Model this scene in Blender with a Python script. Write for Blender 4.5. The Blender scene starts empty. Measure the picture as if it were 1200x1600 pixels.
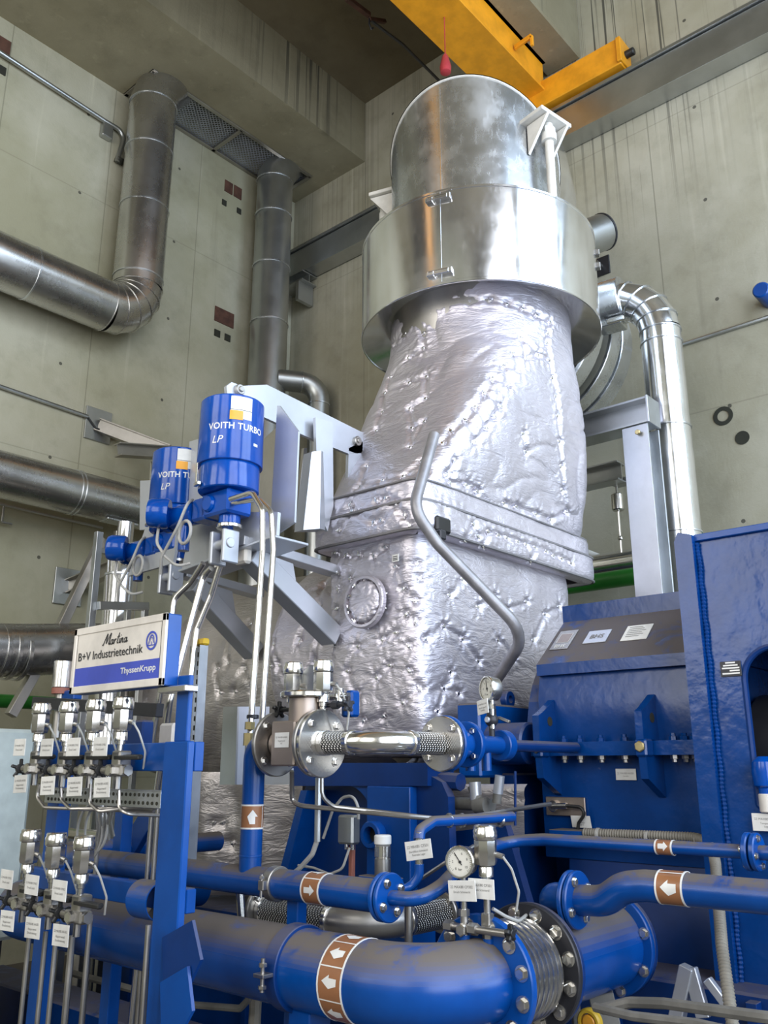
import bpy, bmesh, math, random
from mathutils import Vector, Matrix, noise
random.seed(4)
PI = math.pi
C = bpy.context.scene.collection
V = Vector
X, Y, Z = V((1,0,0)), V((0,1,0)), V((0,0,1))

# ---------------------------------------------------------------- camera
FPX, PITCH, YAW, CAMZ = 1374.0, math.radians(16.166), math.radians(41.144), 1.65
cp, sp, ca, sa = math.cos(PITCH), math.sin(PITCH), math.cos(YAW), math.sin(YAW)
cam_data = bpy.data.cameras.new('camera')
cam = bpy.data.objects.new('camera', cam_data)
C.objects.link(cam)
cam.location = (0, 0, CAMZ)
cam_data.sensor_fit = 'HORIZONTAL'
cam_data.sensor_width = 36.0
cam_data.lens = FPX / 1200 * 36
cam_data.clip_start, cam_data.clip_end = 0.05, 100
fwd = V((ca*cp, sa*cp, sp)); right = V((sa, -ca, 0)); up = right.cross(fwd)
cam.matrix_world = Matrix(((right.x, up.x, -fwd.x, 0), (right.y, up.y, -fwd.y, 0), (right.z, up.z, -fwd.z, CAMZ), (0,0,0,1)))
bpy.context.scene.camera = cam

def at(px, py, x=None, y=None, z=None, k=None):
    """surveyed point of the photograph on the room plane x=, y= or z= (metres)"""
    u = (px-600)/FPX; v = (800-py)/FPX
    F = cp - sp*v; U = sp + cp*v
    d = V((F*ca + u*sa, F*sa - u*ca, U))
    if x is not None: k = x/d.x
    elif y is not None: k = y/d.y
    elif z is not None: k = (z-CAMZ)/d.z
    return V((0,0,CAMZ)) + d*k

# ---------------------------------------------------------------- mesh builder
def perp(a):
    a = V(a).normalized()
    e = V((0,0,1)) if abs(a.z) < 0.9 else V((1,0,0))
    e = (e - a*e.dot(a)).normalized()
    return e, a.cross(e)

class MB:
    def __init__(s): s.v = []; s.f = []
    def raw(s, vs, fs):
        b = len(s.v); s.v += [V(q) for q in vs]; s.f += [tuple(b+i for i in f) for f in fs]; return s
    def box(s, c, size, c_=0.004, axes=None):
        """chamfered box: centre, full size, chamfer"""
        A = axes or (X, Y, Z); h = [q/2 for q in size]; ch = min(c_, min(h)*0.49)
        c = V(c)
        if ch <= 0:
            pts = [c + A[0]*h[0]*i + A[1]*h[1]*j + A[2]*h[2]*k for i in (-1,1) for j in (-1,1) for k in (-1,1)]
            return s.raw(pts, [(0,1,3,2),(4,6,7,5),(0,4,5,1),(2,3,7,6),(0,2,6,4),(1,5,7,3)])
        idx = {}; vs = []
        for sx in (-1,1):
            for sy in (-1,1):
                for sz in (-1,1):
                    sg = (sx,sy,sz)
                    for a in range(3):
                        o = [h[i] if i == a else h[i]-ch for i in range(3)]
                        idx[(sg,a)] = len(vs)
                        vs.append(c + A[0]*o[0]*sx + A[1]*o[1]*sy + A[2]*o[2]*sz)
        fs = []
        for a in range(3):
            b, d = (a+1)%3, (a+2)%3
            for da in (-1,1):
                q = []
                for (i,j) in ((-1,-1),(1,-1),(1,1),(-1,1)):
                    sg = [0,0,0]; sg[a]=da; sg[b]=i; sg[d]=j; q.append(idx[(tuple(sg),a)])
                fs.append(tuple(q))
            for da in (-1,1):
                for db in (-1,1):
                    s1=[0,0,0]; s2=[0,0,0]
                    s1[a]=s2[a]=da; s1[b]=s2[b]=db; s1[d]=-1; s2[d]=1
                    s1=tuple(s1); s2=tuple(s2)
                    fs.append((idx[(s1,a)],idx[(s2,a)],idx[(s2,b)],idx[(s1,b)]))
        for sx in (-1,1):
            for sy in (-1,1):
                for sz in (-1,1): fs.append(tuple(idx[((sx,sy,sz),a)] for a in range(3)))
        return s.raw(vs, fs)
    def span(s, lo, hi, c_=0.004):
        lo, hi = V(lo), V(hi)
        return s.box((lo+hi)/2, [abs(q) for q in (hi-lo)], c_)
    def bar(s, p, q, w, h, c_=0.003, upv=Z):
        """rectangular bar from p to q, w sideways, h along up"""
        p, q = V(p), V(q); a = (q-p); L = a.length; a.normalize()
        u = (V(upv) - a*V(upv).dot(a))
        if u.length < 1e-4: u = V((0,1,0)) - a*a.y
        u.normalize(); w_ = u.cross(a)
        return s.box((p+q)/2, (L, w, h), c_, (a, w_, u))
    def lathe(s, prof, O, A, seg=32, E=None):
        """profile [(radius, height)] turned around axis A through O"""
        A = V(A).normalized(); O = V(O)
        if E is None: E, W = perp(A)
        else: E = V(E).normalized(); W = A.cross(E)
        vs = []; fs = []; rings = []
        for r, h in prof:
            if r < 1e-6: rings.append([len(vs)]); vs.append(O + A*h)
            else:
                rings.append(list(range(len(vs), len(vs)+seg)))
                for i in range(seg):
                    t = 2*PI*i/seg; vs.append(O + A*h + (E*math.cos(t) + W*math.sin(t))*r)
        for a, b in zip(rings, rings[1:]):
            if len(a) == 1 and len(b) == 1: continue
            for i in range(seg):
                j = (i+1) % seg
                if len(a) == 1: fs.append((a[0], b[i], b[j]))
                elif len(b) == 1: fs.append((a[i], a[j], b[0]))
                else: fs.append((a[i], a[j], b[j], b[i]))
        return s.raw(vs, fs)
    def cyl(s, p, q, r, seg=24, ch=0.0, r2=None):
        p, q = V(p), V(q); L = (q-p).length; r2 = r if r2 is None else r2
        if ch > 0: pr = [(0,0),(r-ch,0),(r,ch),(r2,L-ch),(r2-ch,L),(0,L)]
        else: pr = [(0,0),(r,0),(r2,L),(0,L)]
        return s.lathe(pr, p, q-p, seg)
    def ring(s, p, q, r_in, r_out, seg=40, ch=0.003):
        p, q = V(p), V(q); L = (q-p).length
        return s.lathe([(r_in,0),(r_out-ch,0),(r_out,ch),(r_out,L-ch),(r_out-ch,L),(r_in,L),(r_in,0)], p, q-p, seg)
    def tube(s, pts, r, seg=12, fillet=0.0, nf=6, cap=True):
        pts = [V(p) for p in pts]
        path = path_fillet(pts, fillet, nf) if fillet > 0 else pts
        n = len(path); e = None; rings = []; vs = []; fs = []
        for i, p in enumerate(path):
            if i == 0: t = path[1]-path[0]
            elif i == n-1: t = path[-1]-path[-2]
            else: t = (path[i+1]-p).normalized() + (p-path[i-1]).normalized()
            t = t.normalized()
            if e is None: e = perp(t)[0]
            else:
                e = e - t*e.dot(t)
                e = e.normalized() if e.length > 1e-5 else perp(t)[0]
            w = t.cross(e)
            rr = r(i/(n-1)) if callable(r) else r
            rings.append(len(vs))
            for k in range(seg):
                a = 2*PI*k/seg; vs.append(p + (e*math.cos(a) + w*math.sin(a))*rr)
        for a, b in zip(rings, rings[1:]):
            for k in range(seg):
                j = (k+1) % seg; fs.append((a+k, a+j, b+j, b+k))
        if cap:
            fs.append(tuple(range(rings[0], rings[0]+seg))); fs.append(tuple(range(rings[-1], rings[-1]+seg)))
        return s.raw(vs, fs)
    def prism(s, pts, ext):
        pts = [V(p) for p in pts]; n = len(pts); ext = V(ext)
        vs = pts + [p+ext for p in pts]
        fs = [tuple(range(n)), tuple(range(2*n-1, n-1, -1))]
        fs += [(i, (i+1)%n, n+(i+1)%n, n+i) for i in range(n)]
        return s.raw(vs, fs)
    def ball(s, c, r, seg=16, A=Z, sq=1.0):
        m = seg//2
        return s.lathe([(r*math.sin(PI*i/m), -r*sq*math.cos(PI*i/m)) for i in range(m+1)], c, A, seg)
    def hexbolt(s, p, A, r=0.012, h=0.008, shank=0.0):
        A = V(A).normalized(); p = V(p)
        s.lathe([(0,0),(r,0),(r,h*0.8),(r*0.82,h),(0,h)], p, A, 6)
        if shank: s.cyl(p, p+A*(h+shank), r*0.55, 10)
        return s

def path_fillet(pts, R, nf=6):
    out = [pts[0]]
    for i in range(1, len(pts)-1):
        a, b, c = pts[i-1], pts[i], pts[i+1]
        u = (a-b); w = (c-b); lu, lw = u.length, w.length
        u.normalize(); w.normalize()
        ang = math.acos(max(-1, min(1, u.dot(w))))
        if ang > PI-0.03 or ang < 0.02: out.append(b); continue
        d = min(R/math.tan(ang/2), lu*0.49, lw*0.49)
        p0, p1 = b+u*d, b+w*d
        r = d*math.tan(ang/2)
        bis = (u+w).normalized(); cen = b + bis*(r/math.sin(ang/2))
        v0, v1 = p0-cen, p1-cen
        tot = PI-ang
        for k in range(nf+1):
            t = k/nf
            out.append(cen + (v0*math.sin((1-t)*tot) + v1*math.sin(t*tot))/math.sin(tot))
    out.append(pts[-1])
    return out

def root_loc(o):
    l = V((0,0,0))
    while o is not None: l = l + V(o.location); o = o.parent
    return l

def finish_mesh(name, vs, fs, mat, sharp=35, merge=False):
    bm = bmesh.new()
    bv = [bm.verts.new(p) for p in vs]
    for f in fs:
        try: bm.faces.new([bv[i] for i in f])
        except ValueError: pass
    if merge: bmesh.ops.remove_doubles(bm, verts=bm.verts, dist=1e-4)
    bmesh.ops.recalc_face_normals(bm, faces=bm.faces)
    me = bpy.data.meshes.new(name); bm.to_mesh(me); bm.free()
    me.shade_smooth(); me.set_sharp_from_angle(angle=math.radians(sharp))
    if mat is not None: me.materials.append(mat)
    return me

def add(name, mb, mat, parent=None, label=None, sharp=35, base=None):
    """link the builder's geometry as ONE mesh object"""
    if parent is not None: off = root_loc(parent)
    else:
        lo = V([min(p[i] for p in mb.v) for i in range(3)]); hi = V([max(p[i] for p in mb.v) for i in range(3)])
        off = V(base) if base is not None else V(((lo.x+hi.x)/2, (lo.y+hi.y)/2, lo.z))
    me = finish_mesh(name, [p-off for p in mb.v], mb.f, mat, sharp)
    o = bpy.data.objects.new(name, me); C.objects.link(o)
    if parent is not None: o.parent = parent
    else: o.location = off
    if label: o['label'] = label
    return o

def thing(name, label, cat, loc, group=None):
    o = bpy.data.objects.new(name, None); C.objects.link(o)
    o.location = V(loc); o['label'] = label; o['category'] = cat; o.empty_display_size = 0.05
    if group: o['group'] = group
    return o

def tag(o, label, cat, group=None):
    o['label'] = label; o['category'] = cat
    if group: o['group'] = group
    return o

def struct(name, mb, mat, **k):
    o = add(name, mb, mat, **k); o['kind'] = 'structure'; return o

def clone(root, loc, label=None):
    r = root.copy(); C.objects.link(r); r.location = V(loc)
    if label: r['label'] = label
    for ch in list(root.children):
        c = ch.copy(); C.objects.link(c); c.parent = r
        for g in list(ch.children):
            d = g.copy(); C.objects.link(d); d.parent = c
    return r

# ---------------------------------------------------------------- text and wrapped marks
def text_geo(body, size=1.0, shear=0.0, space=1.0, bold=0.0, xs=1.0):
    cu = bpy.data.curves.new('text', 'FONT'); cu.body = body; cu.size = size; cu.shear = shear
    cu.space_character = space; cu.offset = bold; cu.align_x = 'CENTER'; cu.align_y = 'CENTER'; cu.resolution_u = 3
    o = bpy.data.objects.new('text', cu); C.objects.link(o)
    dg = bpy.context.evaluated_depsgraph_get(); dg.update()
    me = bpy.data.meshes.new_from_object(o.evaluated_get(dg))
    vs = [(v.co.x*xs, v.co.y) for v in me.vertices]; fs = [tuple(p.vertices) for p in me.polygons]
    bpy.data.objects.remove(o); bpy.data.curves.remove(cu); bpy.data.meshes.remove(me)
    return vs, fs

def flat_marks(mb, geo, O, ux, uy, t=0.0008, s=1.0, dx=0, dy=0):
    vs, fs = geo; n = V(ux).cross(V(uy)).normalized()
    pts = [V(O) + V(ux)*(x*s+dx) + V(uy)*(y*s+dy) + n*t for x, y in vs]
    mb.raw(pts, fs)

def flat_poly(mb, pts2, O, ux, uy, t=0.0008):
    flat_marks(mb, (pts2, [tuple(range(len(pts2)))]), O, ux, uy, t)

def wrapped(geo, O, A, E, r, cuts=0.012):
    """2-D marks laid round a cylinder: x runs round it, y along A, (0,0) at direction E"""
    vs, fs = geo
    bm = bmesh.new(); bv = [bm.verts.new((x, y, 0)) for x, y in vs]
    for f in fs:
        try: bm.faces.new([bv[i] for i in f])
        except ValueError: pass
    bmesh.ops.triangulate(bm, faces=bm.faces)
    for _ in range(6):
        es = [e for e in bm.edges if abs(e.verts[0].co.x-e.verts[1].co.x) > cuts]
        if not es: break
        bmesh.ops.subdivide_edges(bm, edges=es, cuts=1)
        bmesh.ops.triangulate(bm, faces=[f for f in bm.faces if len(f.verts) > 4])
    A = V(A).normalized(); E = V(E); E = (E-A*E.dot(A)).normalized(); W = A.cross(E); O = V(O)
    bm.verts.index_update()
    out = MB()
    out.raw([O + A*v.co.y + (E*math.cos(v.co.x/r) + W*math.sin(v.co.x/r))*r for v in bm.verts], [tuple(v.index for v in f.verts) for f in bm.faces])
    bm.free()
    return out

def rect2(x0, y0, x1, y1): return ([(x0,y0),(x1,y0),(x1,y1),(x0,y1)], [(0,1,2,3)])
# ---------------------------------------------------------------- materials
class NT:
    def __init__(s, name):
        s.m = bpy.data.materials.new(name); s.m.use_nodes = True
        s.n = s.m.node_tree.nodes; s.l = s.m.node_tree.links
        s.b = s.n['Principled BSDF']
    def node(s, t, **k):
        q = s.n.new(t)
        for a, v in k.items(): setattr(q, a, v)
        return q
    def link(s, a, b): s.l.new(a, b)
    def setv(s, sock, v):
        if hasattr(v, 'is_output'): s.l.new(v, sock)
        else: sock.default_value = v
    def math(s, op, a, b=0.0, c=0.0):
        q = s.node('ShaderNodeMath', operation=op)
        s.setv(q.inputs[0], a); s.setv(q.inputs[1], b); s.setv(q.inputs[2], c)
        return q.outputs[0]
    def pos(s, scale=(1,1,1), obj=False):
        if obj: src = s.node('ShaderNodeTexCoord').outputs['Object']
        else: src = s.node('ShaderNodeNewGeometry').outputs['Position']
        mp = s.node('ShaderNodeMapping'); mp.inputs['Scale'].default_value = scale
        s.link(src, mp.inputs['Vector']); return mp.outputs[0]
    def noise(s, scale=5, detail=4, rough=0.55, vec=None, dist=0.0):
        q = s.node('ShaderNodeTexNoise'); q.inputs['Scale'].default_value = scale
        q.inputs['Detail'].default_value = detail; q.inputs['Roughness'].default_value = rough; q.inputs['Distortion'].default_value = dist
        if vec is not None: s.link(vec, q.inputs['Vector'])
        return q.outputs['Fac']
    def ramp(s, fac, lo, hi):
        q = s.node('ShaderNodeMapRange'); q.interpolation_type = 'SMOOTHSTEP'
        s.setv(q.inputs[0], fac); q.inputs[1].default_value = lo; q.inputs[2].default_value = hi
        return q.outputs[0]
    def mix(s, fac, a, b):
        q = s.node('ShaderNodeMix', data_type='RGBA')
        s.setv(q.inputs[0], fac)
        for sock, v in ((q.inputs[6], a), (q.inputs[7], b)):
            if hasattr(v, 'is_output'): s.l.new(v, sock)
            else: sock.default_value = (*v, 1) if len(v) == 3 else v
        return q.outputs[2]
    def bump(s, h, strength=0.3, dist=0.01, nrm=None):
        q = s.node('ShaderNodeBump'); q.inputs['Strength'].default_value = strength; q.inputs['Distance'].default_value = dist
        s.link(h, q.inputs['Height'])
        if nrm is not None: s.link(nrm, q.inputs['Normal'])
        return q.outputs[0]
    def out(s, col, rough, metal, nrm=None):
        s.setv(s.b.inputs['Base Color'], col if hasattr(col, 'is_output') else (*col, 1))
        s.setv(s.b.inputs['Roughness'], rough); s.setv(s.b.inputs['Metallic'], metal)
        if nrm is not None: s.link(nrm, s.b.inputs['Normal'])
        return s.m

def srgb(r, g, b):
    f = lambda c: (c/255/12.92) if c <= 10 else ((c/255+0.055)/1.055)**2.4
    return (f(r), f(g), f(b))

def plain(name, col, rough=0.5, metal=0.0, var=0.15, scale=9, bump=0.0):
    t = NT(name); n = t.noise(scale, 4, 0.6, t.pos())
    c = t.mix(t.ramp(n, 0.3, 0.7), tuple(q*(1-var) for q in col), tuple(min(1, q*(1+var)) for q in col))
    r = t.math('ADD', t.math('MULTIPLY', n, 0.16), rough-0.08)
    nm = t.bump(t.noise(scale*8, 3, 0.6, t.pos()), bump, 0.004) if bump else None
    return t.out(c, r, metal, nm)

def concrete(name, axis, base, tint, drip=0.0, dripc=3.0, dripz=6.3, joint=1.25, lift=3.1, holes=True):
    """cast concrete: board joints, tie holes, clouds, lime runs; axis = index of the horizontal wall axis (None: slab)"""
    t = NT(name)
    big = t.noise(0.55, 5, 0.6, t.pos()); mid = t.noise(2.6, 6, 0.65, t.pos()); fine = t.noise(38, 4, 0.7, t.pos())
    col = t.mix(t.ramp(big, 0.32, 0.68), base, tint)
    col = t.mix(t.math('MULTIPLY', t.ramp(mid, 0.45, 0.75), 0.35), col, tuple(q*0.62 for q in base))
    if axis is not None:
        sep = t.node('ShaderNodeSeparateXYZ'); t.link(t.node('ShaderNodeNewGeometry').outputs['Position'], sep.inputs[0])
        h = sep.outputs[axis]; z = sep.outputs[2]
        sc = [7.0,7.0,0.25]; run = t.noise(1.0, 3, 0.6, t.pos(tuple(sc)))
        col = t.mix(t.math('MULTIPLY', t.ramp(run, 0.6, 0.74), 0.30), col, tuple(min(1, q*1.45) for q in tint))
        run2 = t.noise(1.0, 3, 0.6, t.pos((5.0,5.0,0.33)))
        col = t.mix(t.math('MULTIPLY', t.ramp(run2, 0.62, 0.8), 0.4), col, tuple(q*0.55 for q in base))
        def line(coord, period, w):
            fr = t.math('FRACT', t.math('DIVIDE', coord, period))
            return t.math('LESS_THAN', t.math('ABSOLUTE', t.math('SUBTRACT', fr, 0.5)), w/period)
        j = t.math('MAXIMUM', line(h, joint, 0.006), t.math('MULTIPLY', line(z, lift, 0.006), 0.6))
        col = t.mix(t.math('MULTIPLY', j, 0.45), col, tuple(q*0.35 for q in base))
        if holes:
            fx = t.math('SUBTRACT', t.math('FRACT', t.math('DIVIDE', t.math('ADD', h, joint*0.25), joint)), 0.5)
            fz = t.math('SUBTRACT', t.math('FRACT', t.math('DIVIDE', z, 1.03)), 0.5)
            d = t.math('ADD', t.math('POWER', t.math('MULTIPLY', fx, joint), 2.0), t.math('POWER', t.math('MULTIPLY', fz, 1.03), 2.0))
            col = t.mix(t.math('MULTIPLY', t.math('LESS_THAN', d, 0.018**2), 0.8), col, (0.03,0.028,0.022))
        if drip:
            sn = t.node('ShaderNodeSeparateXYZ'); t.link(t.node('ShaderNodeNewGeometry').outputs['True Normal'], sn.inputs[0])
            upr = t.math('LESS_THAN', t.math('ABSOLUTE', sn.outputs[2]), 0.5)
            d1 = t.math('MULTIPLY', t.noise(1.0, 3, 0.6, t.pos((17.0,17.0,0.16))), upr)
            fade = t.ramp(z, dripz, dripz+2.6)
            col = t.mix(t.math('MULTIPLY', t.math('MULTIPLY', t.ramp(d1, 0.54, 0.60), fade), t.math('MULTIPLY', t.math('ADD', t.math('MULTIPLY', t.math('SUBTRACT', 1.0, t.ramp(t.math('ABSOLUTE', t.math('SUBTRACT', h, dripc)), 0.25, 1.0)), 0.8), 0.2), drip)), col, (0.035,0.033,0.026))
    nm = t.bump(t.math('ADD', t.math('MULTIPLY', mid, 2.0), fine), 0.35, 0.006)
    return t.out(col, t.math('ADD', t.math('MULTIPLY', mid, 0.25), 0.68), 0.0, nm)

def sheet(name, col, rough=0.28, var=0.1, blotch=0.25, metal=0.95):
    """metal cladding sheet: faint blotches and scratches in the gloss"""
    t = NT(name)
    a = t.noise(3.0, 5, 0.6, t.pos()); b = t.noise(26, 4, 0.7, t.pos((1,1,0.35)))
    c = t.mix(t.ramp(a, 0.3, 0.7), tuple(q*(1-var) for q in col), tuple(min(1, q*(1+var)) for q in col))
    r = t.math('ADD', t.math('MULTIPLY', t.ramp(a, 0.35, 0.75), blotch*0.5), t.math('ADD', t.math('MULTIPLY', t.ramp(b, 0.5, 0.8), blotch*0.4), rough-0.05))
    nm = t.bump(t.noise(1.6, 2, 0.5, t.pos()), 0.12, 0.03)
    return t.out(c, r, metal, nm)

def paint(name, col, rough=0.3, dust=0.0, dustcol=(0.13,0.11,0.095), wav=0.0, wear=0.0):
    """gloss paint; dust lies on upward faces, broken by wipe marks"""
    t = NT(name)
    n = t.noise(5, 4, 0.6, t.pos())
    c = t.mix(t.ramp(n, 0.3, 0.7), tuple(q*0.86 for q in col), tuple(q*1.12 for q in col)); r = rough
    if dust:
        g = t.node('ShaderNodeNewGeometry'); sep = t.node('ShaderNodeSeparateXYZ'); t.link(g.outputs['True Normal'], sep.inputs[0])
        d = t.math('MULTIPLY', t.ramp(sep.outputs[2], 0.10, 0.80), t.math('MULTIPLY', t.ramp(t.noise(4.5, 6, 0.7, t.pos(), 0.6), 0.30, 0.50), dust))
        c = t.mix(d, c, dustcol); r = t.math('ADD', t.math('MULTIPLY', d, 0.5), rough)
    if wear:
        w = t.ramp(t.noise(24, 3, 0.5, t.pos()), 0.74, 0.78)
        c = t.mix(t.math('MULTIPLY', w, wear), c, (0.35,0.36,0.38))
    nm = t.bump(t.noise(14, 3, 0.5, t.pos()), 0.25, wav) if wav else t.bump(t.noise(60, 2, 0.5, t.pos()), 0.06, 0.003)
    return t.out(c, r, 0.0, nm)

def fabric(name, col):
    """silver coated insulation cloth with fine creases"""
    t = NT(name)
    a = t.noise(7, 6, 0.62, t.pos((1,1,0.7)), 1.3); b = t.noise(26, 5, 0.6, t.pos((0.7,0.7,1.6)), 1.8)
    fold = t.math('ABSOLUTE', t.math('SUBTRACT', t.noise(1.0, 4, 0.55, t.pos((4.5,4.5,17)), 1.6), 0.5))
    rid = t.math('ABSOLUTE', t.math('SUBTRACT', t.noise(9, 4, 0.55, t.pos((0.6,0.6,1.3)), 2.2), 0.5))
    hgt = t.math('ADD', t.math('ADD', t.math('MULTIPLY', a, 0.35), t.math('MULTIPLY', b, 0.10)), t.math('ADD', t.math('MULTIPLY', rid, -0.55), t.math('MULTIPLY', fold, -1.9)))
    c = t.mix(t.ramp(t.noise(2.2, 4, 0.6, t.pos()), 0.3, 0.7), tuple(q*0.88 for q in col), tuple(min(1, q*1.08) for q in col))
    nm = t.bump(hgt, 0.28, 0.026)
    return t.out(c, t.math('ADD', t.math('MULTIPLY', b, 0.16), 0.33), 0.76, nm)

def braid(name):
    """woven steel wire hose cover"""
    t = NT(name)
    mp = t.pos((1,1,1)); w1 = t.node('ShaderNodeTexWave', wave_type='BANDS', bands_direction='DIAGONAL'); w1.inputs['Scale'].default_value = 42
    t.link(mp, w1.inputs['Vector'])
    mp2 = t.node('ShaderNodeMapping'); mp2.inputs['Scale'].default_value = (-1,-1,1); t.link(mp, mp2.inputs['Vector'])
    w2 = t.node('ShaderNodeTexWave', wave_type='BANDS', bands_direction='DIAGONAL'); w2.inputs['Scale'].default_value = 42
    t.link(mp2.outputs[0], w2.inputs['Vector'])
    m = t.math('MULTIPLY', w1.outputs['Fac'], w2.outputs['Fac'])
    c = t.mix(t.ramp(m, 0.02, 0.3), (0.03,0.03,0.03), (0.6,0.58,0.55))
    return t.out(c, 0.32, 0.95, t.bump(m, 0.9, 0.004))

M = {}
M['wall_l'] = concrete('concrete_left', 0, srgb(164,160,132), srgb(190,186,164))
M['wall_r'] = concrete('concrete_right', 1, srgb(158,152,128), srgb(186,181,162), drip=0.85, joint=1.9)
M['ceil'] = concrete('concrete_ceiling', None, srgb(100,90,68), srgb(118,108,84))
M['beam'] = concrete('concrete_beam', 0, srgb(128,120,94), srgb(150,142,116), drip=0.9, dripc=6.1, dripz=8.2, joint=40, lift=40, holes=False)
M['floor'] = concrete('concrete_floor', None, srgb(92,88,82), srgb(112,106,98))
M['galv'] = sheet('galvanised_duct', (0.54,0.53,0.51), 0.30, 0.08, 0.12)
M['galvdull'] = sheet('galvanised_dull', (0.46,0.47,0.46), 0.38, 0.08, 0.1)
M['alu'] = sheet('aluminium_cladding', (0.80,0.80,0.81), 0.17, 0.06, 0.20)
M['alud'] = sheet('aluminium_weathered', (0.62,0.64,0.66), 0.26, 0.14, 0.34)
M['steel'] = sheet('stainless_steel', (0.68,0.66,0.62), 0.20, 0.06, 0.15)
M['steeld'] = sheet('dull_steel', (0.42,0.40,0.37), 0.36, 0.12, 0.2)
M['plate'] = sheet('aluminium_plate', (0.54,0.56,0.60), 0.40, 0.06, 0.12, metal=.6)
M['brown'] = sheet('primed_block', (0.42,0.35,0.30), 0.48, 0.1, 0.1)
M['wire'] = plain('dark_wire', (0.05,0.05,0.048), 0.5)
M['black'] = plain('black_plastic', (0.015,0.015,0.015), 0.42)
M['blackst'] = plain('black_steel', (0.035,0.035,0.04), 0.4, 0.3)
M['grey'] = plain('grey_hose', (0.16,0.155,0.14), 0.6, 0, 0.2)
M['conduit'] = plain('grey_conduit', (0.24,0.22,0.18), 0.6, 0, 0.15)
M['lightgrey'] = plain('grey_cable', (0.42,0.41,0.38), 0.5)
M['fab'] = fabric('insulation_cloth', (0.70,0.66,0.715))
M['fabd'] = fabric('insulation_cloth_dusty', (0.56,0.52,0.50))
M['tube'] = plain('grey_tube', (0.30,0.29,0.30), 0.42, 0.5)
M['stud'] = plain('lacing_stud', (0.85,0.85,0.86), 0.22, 1.0)
M['seam'] = plain('seam_gap_shade', (0.20,0.19,0.19), 0.6, 0.2)  # dark tone painted in for the shade inside the jacket seams
BL = (0.001, 0.060, 0.285)
M['blue'] = paint('blue_paint', BL, 0.28)
M['bluedust'] = paint('blue_paint_dusty', BL, 0.26, dust=1.0)
M['bluebox'] = paint('blue_paint_rough', (0.0012,0.040,0.19), 0.25, dust=0.9, wav=0.008, wear=0.15)
M['bluewave'] = paint('blue_paint_brushed', (0.0012,0.044,0.205), 0.20, wav=0.012)
M['bluedark'] = paint('blue_paint_deep', (0.001,0.030,0.155), 0.34, dust=0.6)
M['bright'] = paint('blue_enamel', (0.001,0.065,0.36), 0.15)
M['orange'] = paint('crane_yellow', (0.80,0.33,0.015), 0.38, wav=0.004)
M['red'] = paint('red_paint', (0.45,0.05,0.06), 0.4)
M['green'] = paint('green_paint', (0.03,0.22,0.03), 0.3)
M['rust'] = plain('rusty_insert', (0.10,0.045,0.028), 0.8, 0.0, 0.3)
M['pocket'] = plain('dark_pocket', (0.03,0.03,0.02), 0.9)
M['cream'] = paint('cream_panel', (0.74,0.69,0.62), 0.35)
M['white'] = paint('white_plate', (0.78,0.77,0.73), 0.4)
M['whitep'] = paint('white_primer', (0.68,0.66,0.61), 0.45)
M['signblue'] = paint('sign_blue', (0.06,0.09,0.48), 0.35)
M['ink'] = plain('black_ink', (0.02,0.02,0.022), 0.5)
M['inkgrey'] = plain('grey_ink', (0.22,0.21,0.20), 0.5)
M['marker'] = plain('brown_marker', (0.30,0.13,0.055), 0.4, 0, 0.1)
M['teal'] = paint('pale_cabinet', (0.58,0.66,0.64), 0.4)
M['amber'] = plain('amber_label', (0.80,0.36,0.03), 0.4)
M['brass'] = plain('brass_nut', (0.52,0.42,0.20), 0.32, 0.9)
M['gaugeface'] = plain('dial_face', (0.72,0.70,0.62), 0.35, 0, 0.02)
M['braid'] = braid('wire_braid')
M['rubber'] = plain('red_rubber', (0.28,0.10,0.07), 0.6)
M['strut'] = sheet('zinc_strut', (0.50,0.52,0.54), 0.38)
M['yellow'] = paint('yellow_enamel', (0.62,0.40,0.03), 0.35)
M['frame'] = plain('window_frame_paint', (0.25,0.26,0.27), 0.5)
# ---------------------------------------------------------------- room
XW, YW, XS, YR, HC = 7.24, 8.0, -4.0, -3.0, 10.22
struct('floor', MB().span((XS-.2, YR-.2, -.15), (XW+.2, YW+.2, 0), 0), M['floor'])
struct('wall_left', MB().span((XS-.2, YW, 0), (XW+.2, YW+.25, HC), 0), M['wall_l'])
struct('wall_right', MB().span((XW, YR-.2, 0), (XW+.25, YW, HC), 0), M['wall_r'])
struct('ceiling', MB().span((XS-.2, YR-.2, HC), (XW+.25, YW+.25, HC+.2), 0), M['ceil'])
# deep edge beam along the left wall with a slot for the ducts, and a second cross beam
SB, SE = 9.3, 6.66
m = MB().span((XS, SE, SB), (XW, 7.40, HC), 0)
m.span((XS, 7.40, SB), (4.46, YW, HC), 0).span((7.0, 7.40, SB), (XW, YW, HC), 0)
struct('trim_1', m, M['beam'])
struct('trim_2', MB().span((XS, 3.50, 9.0), (XW, 3.92, HC), 0.015), M['beam'])
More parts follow.
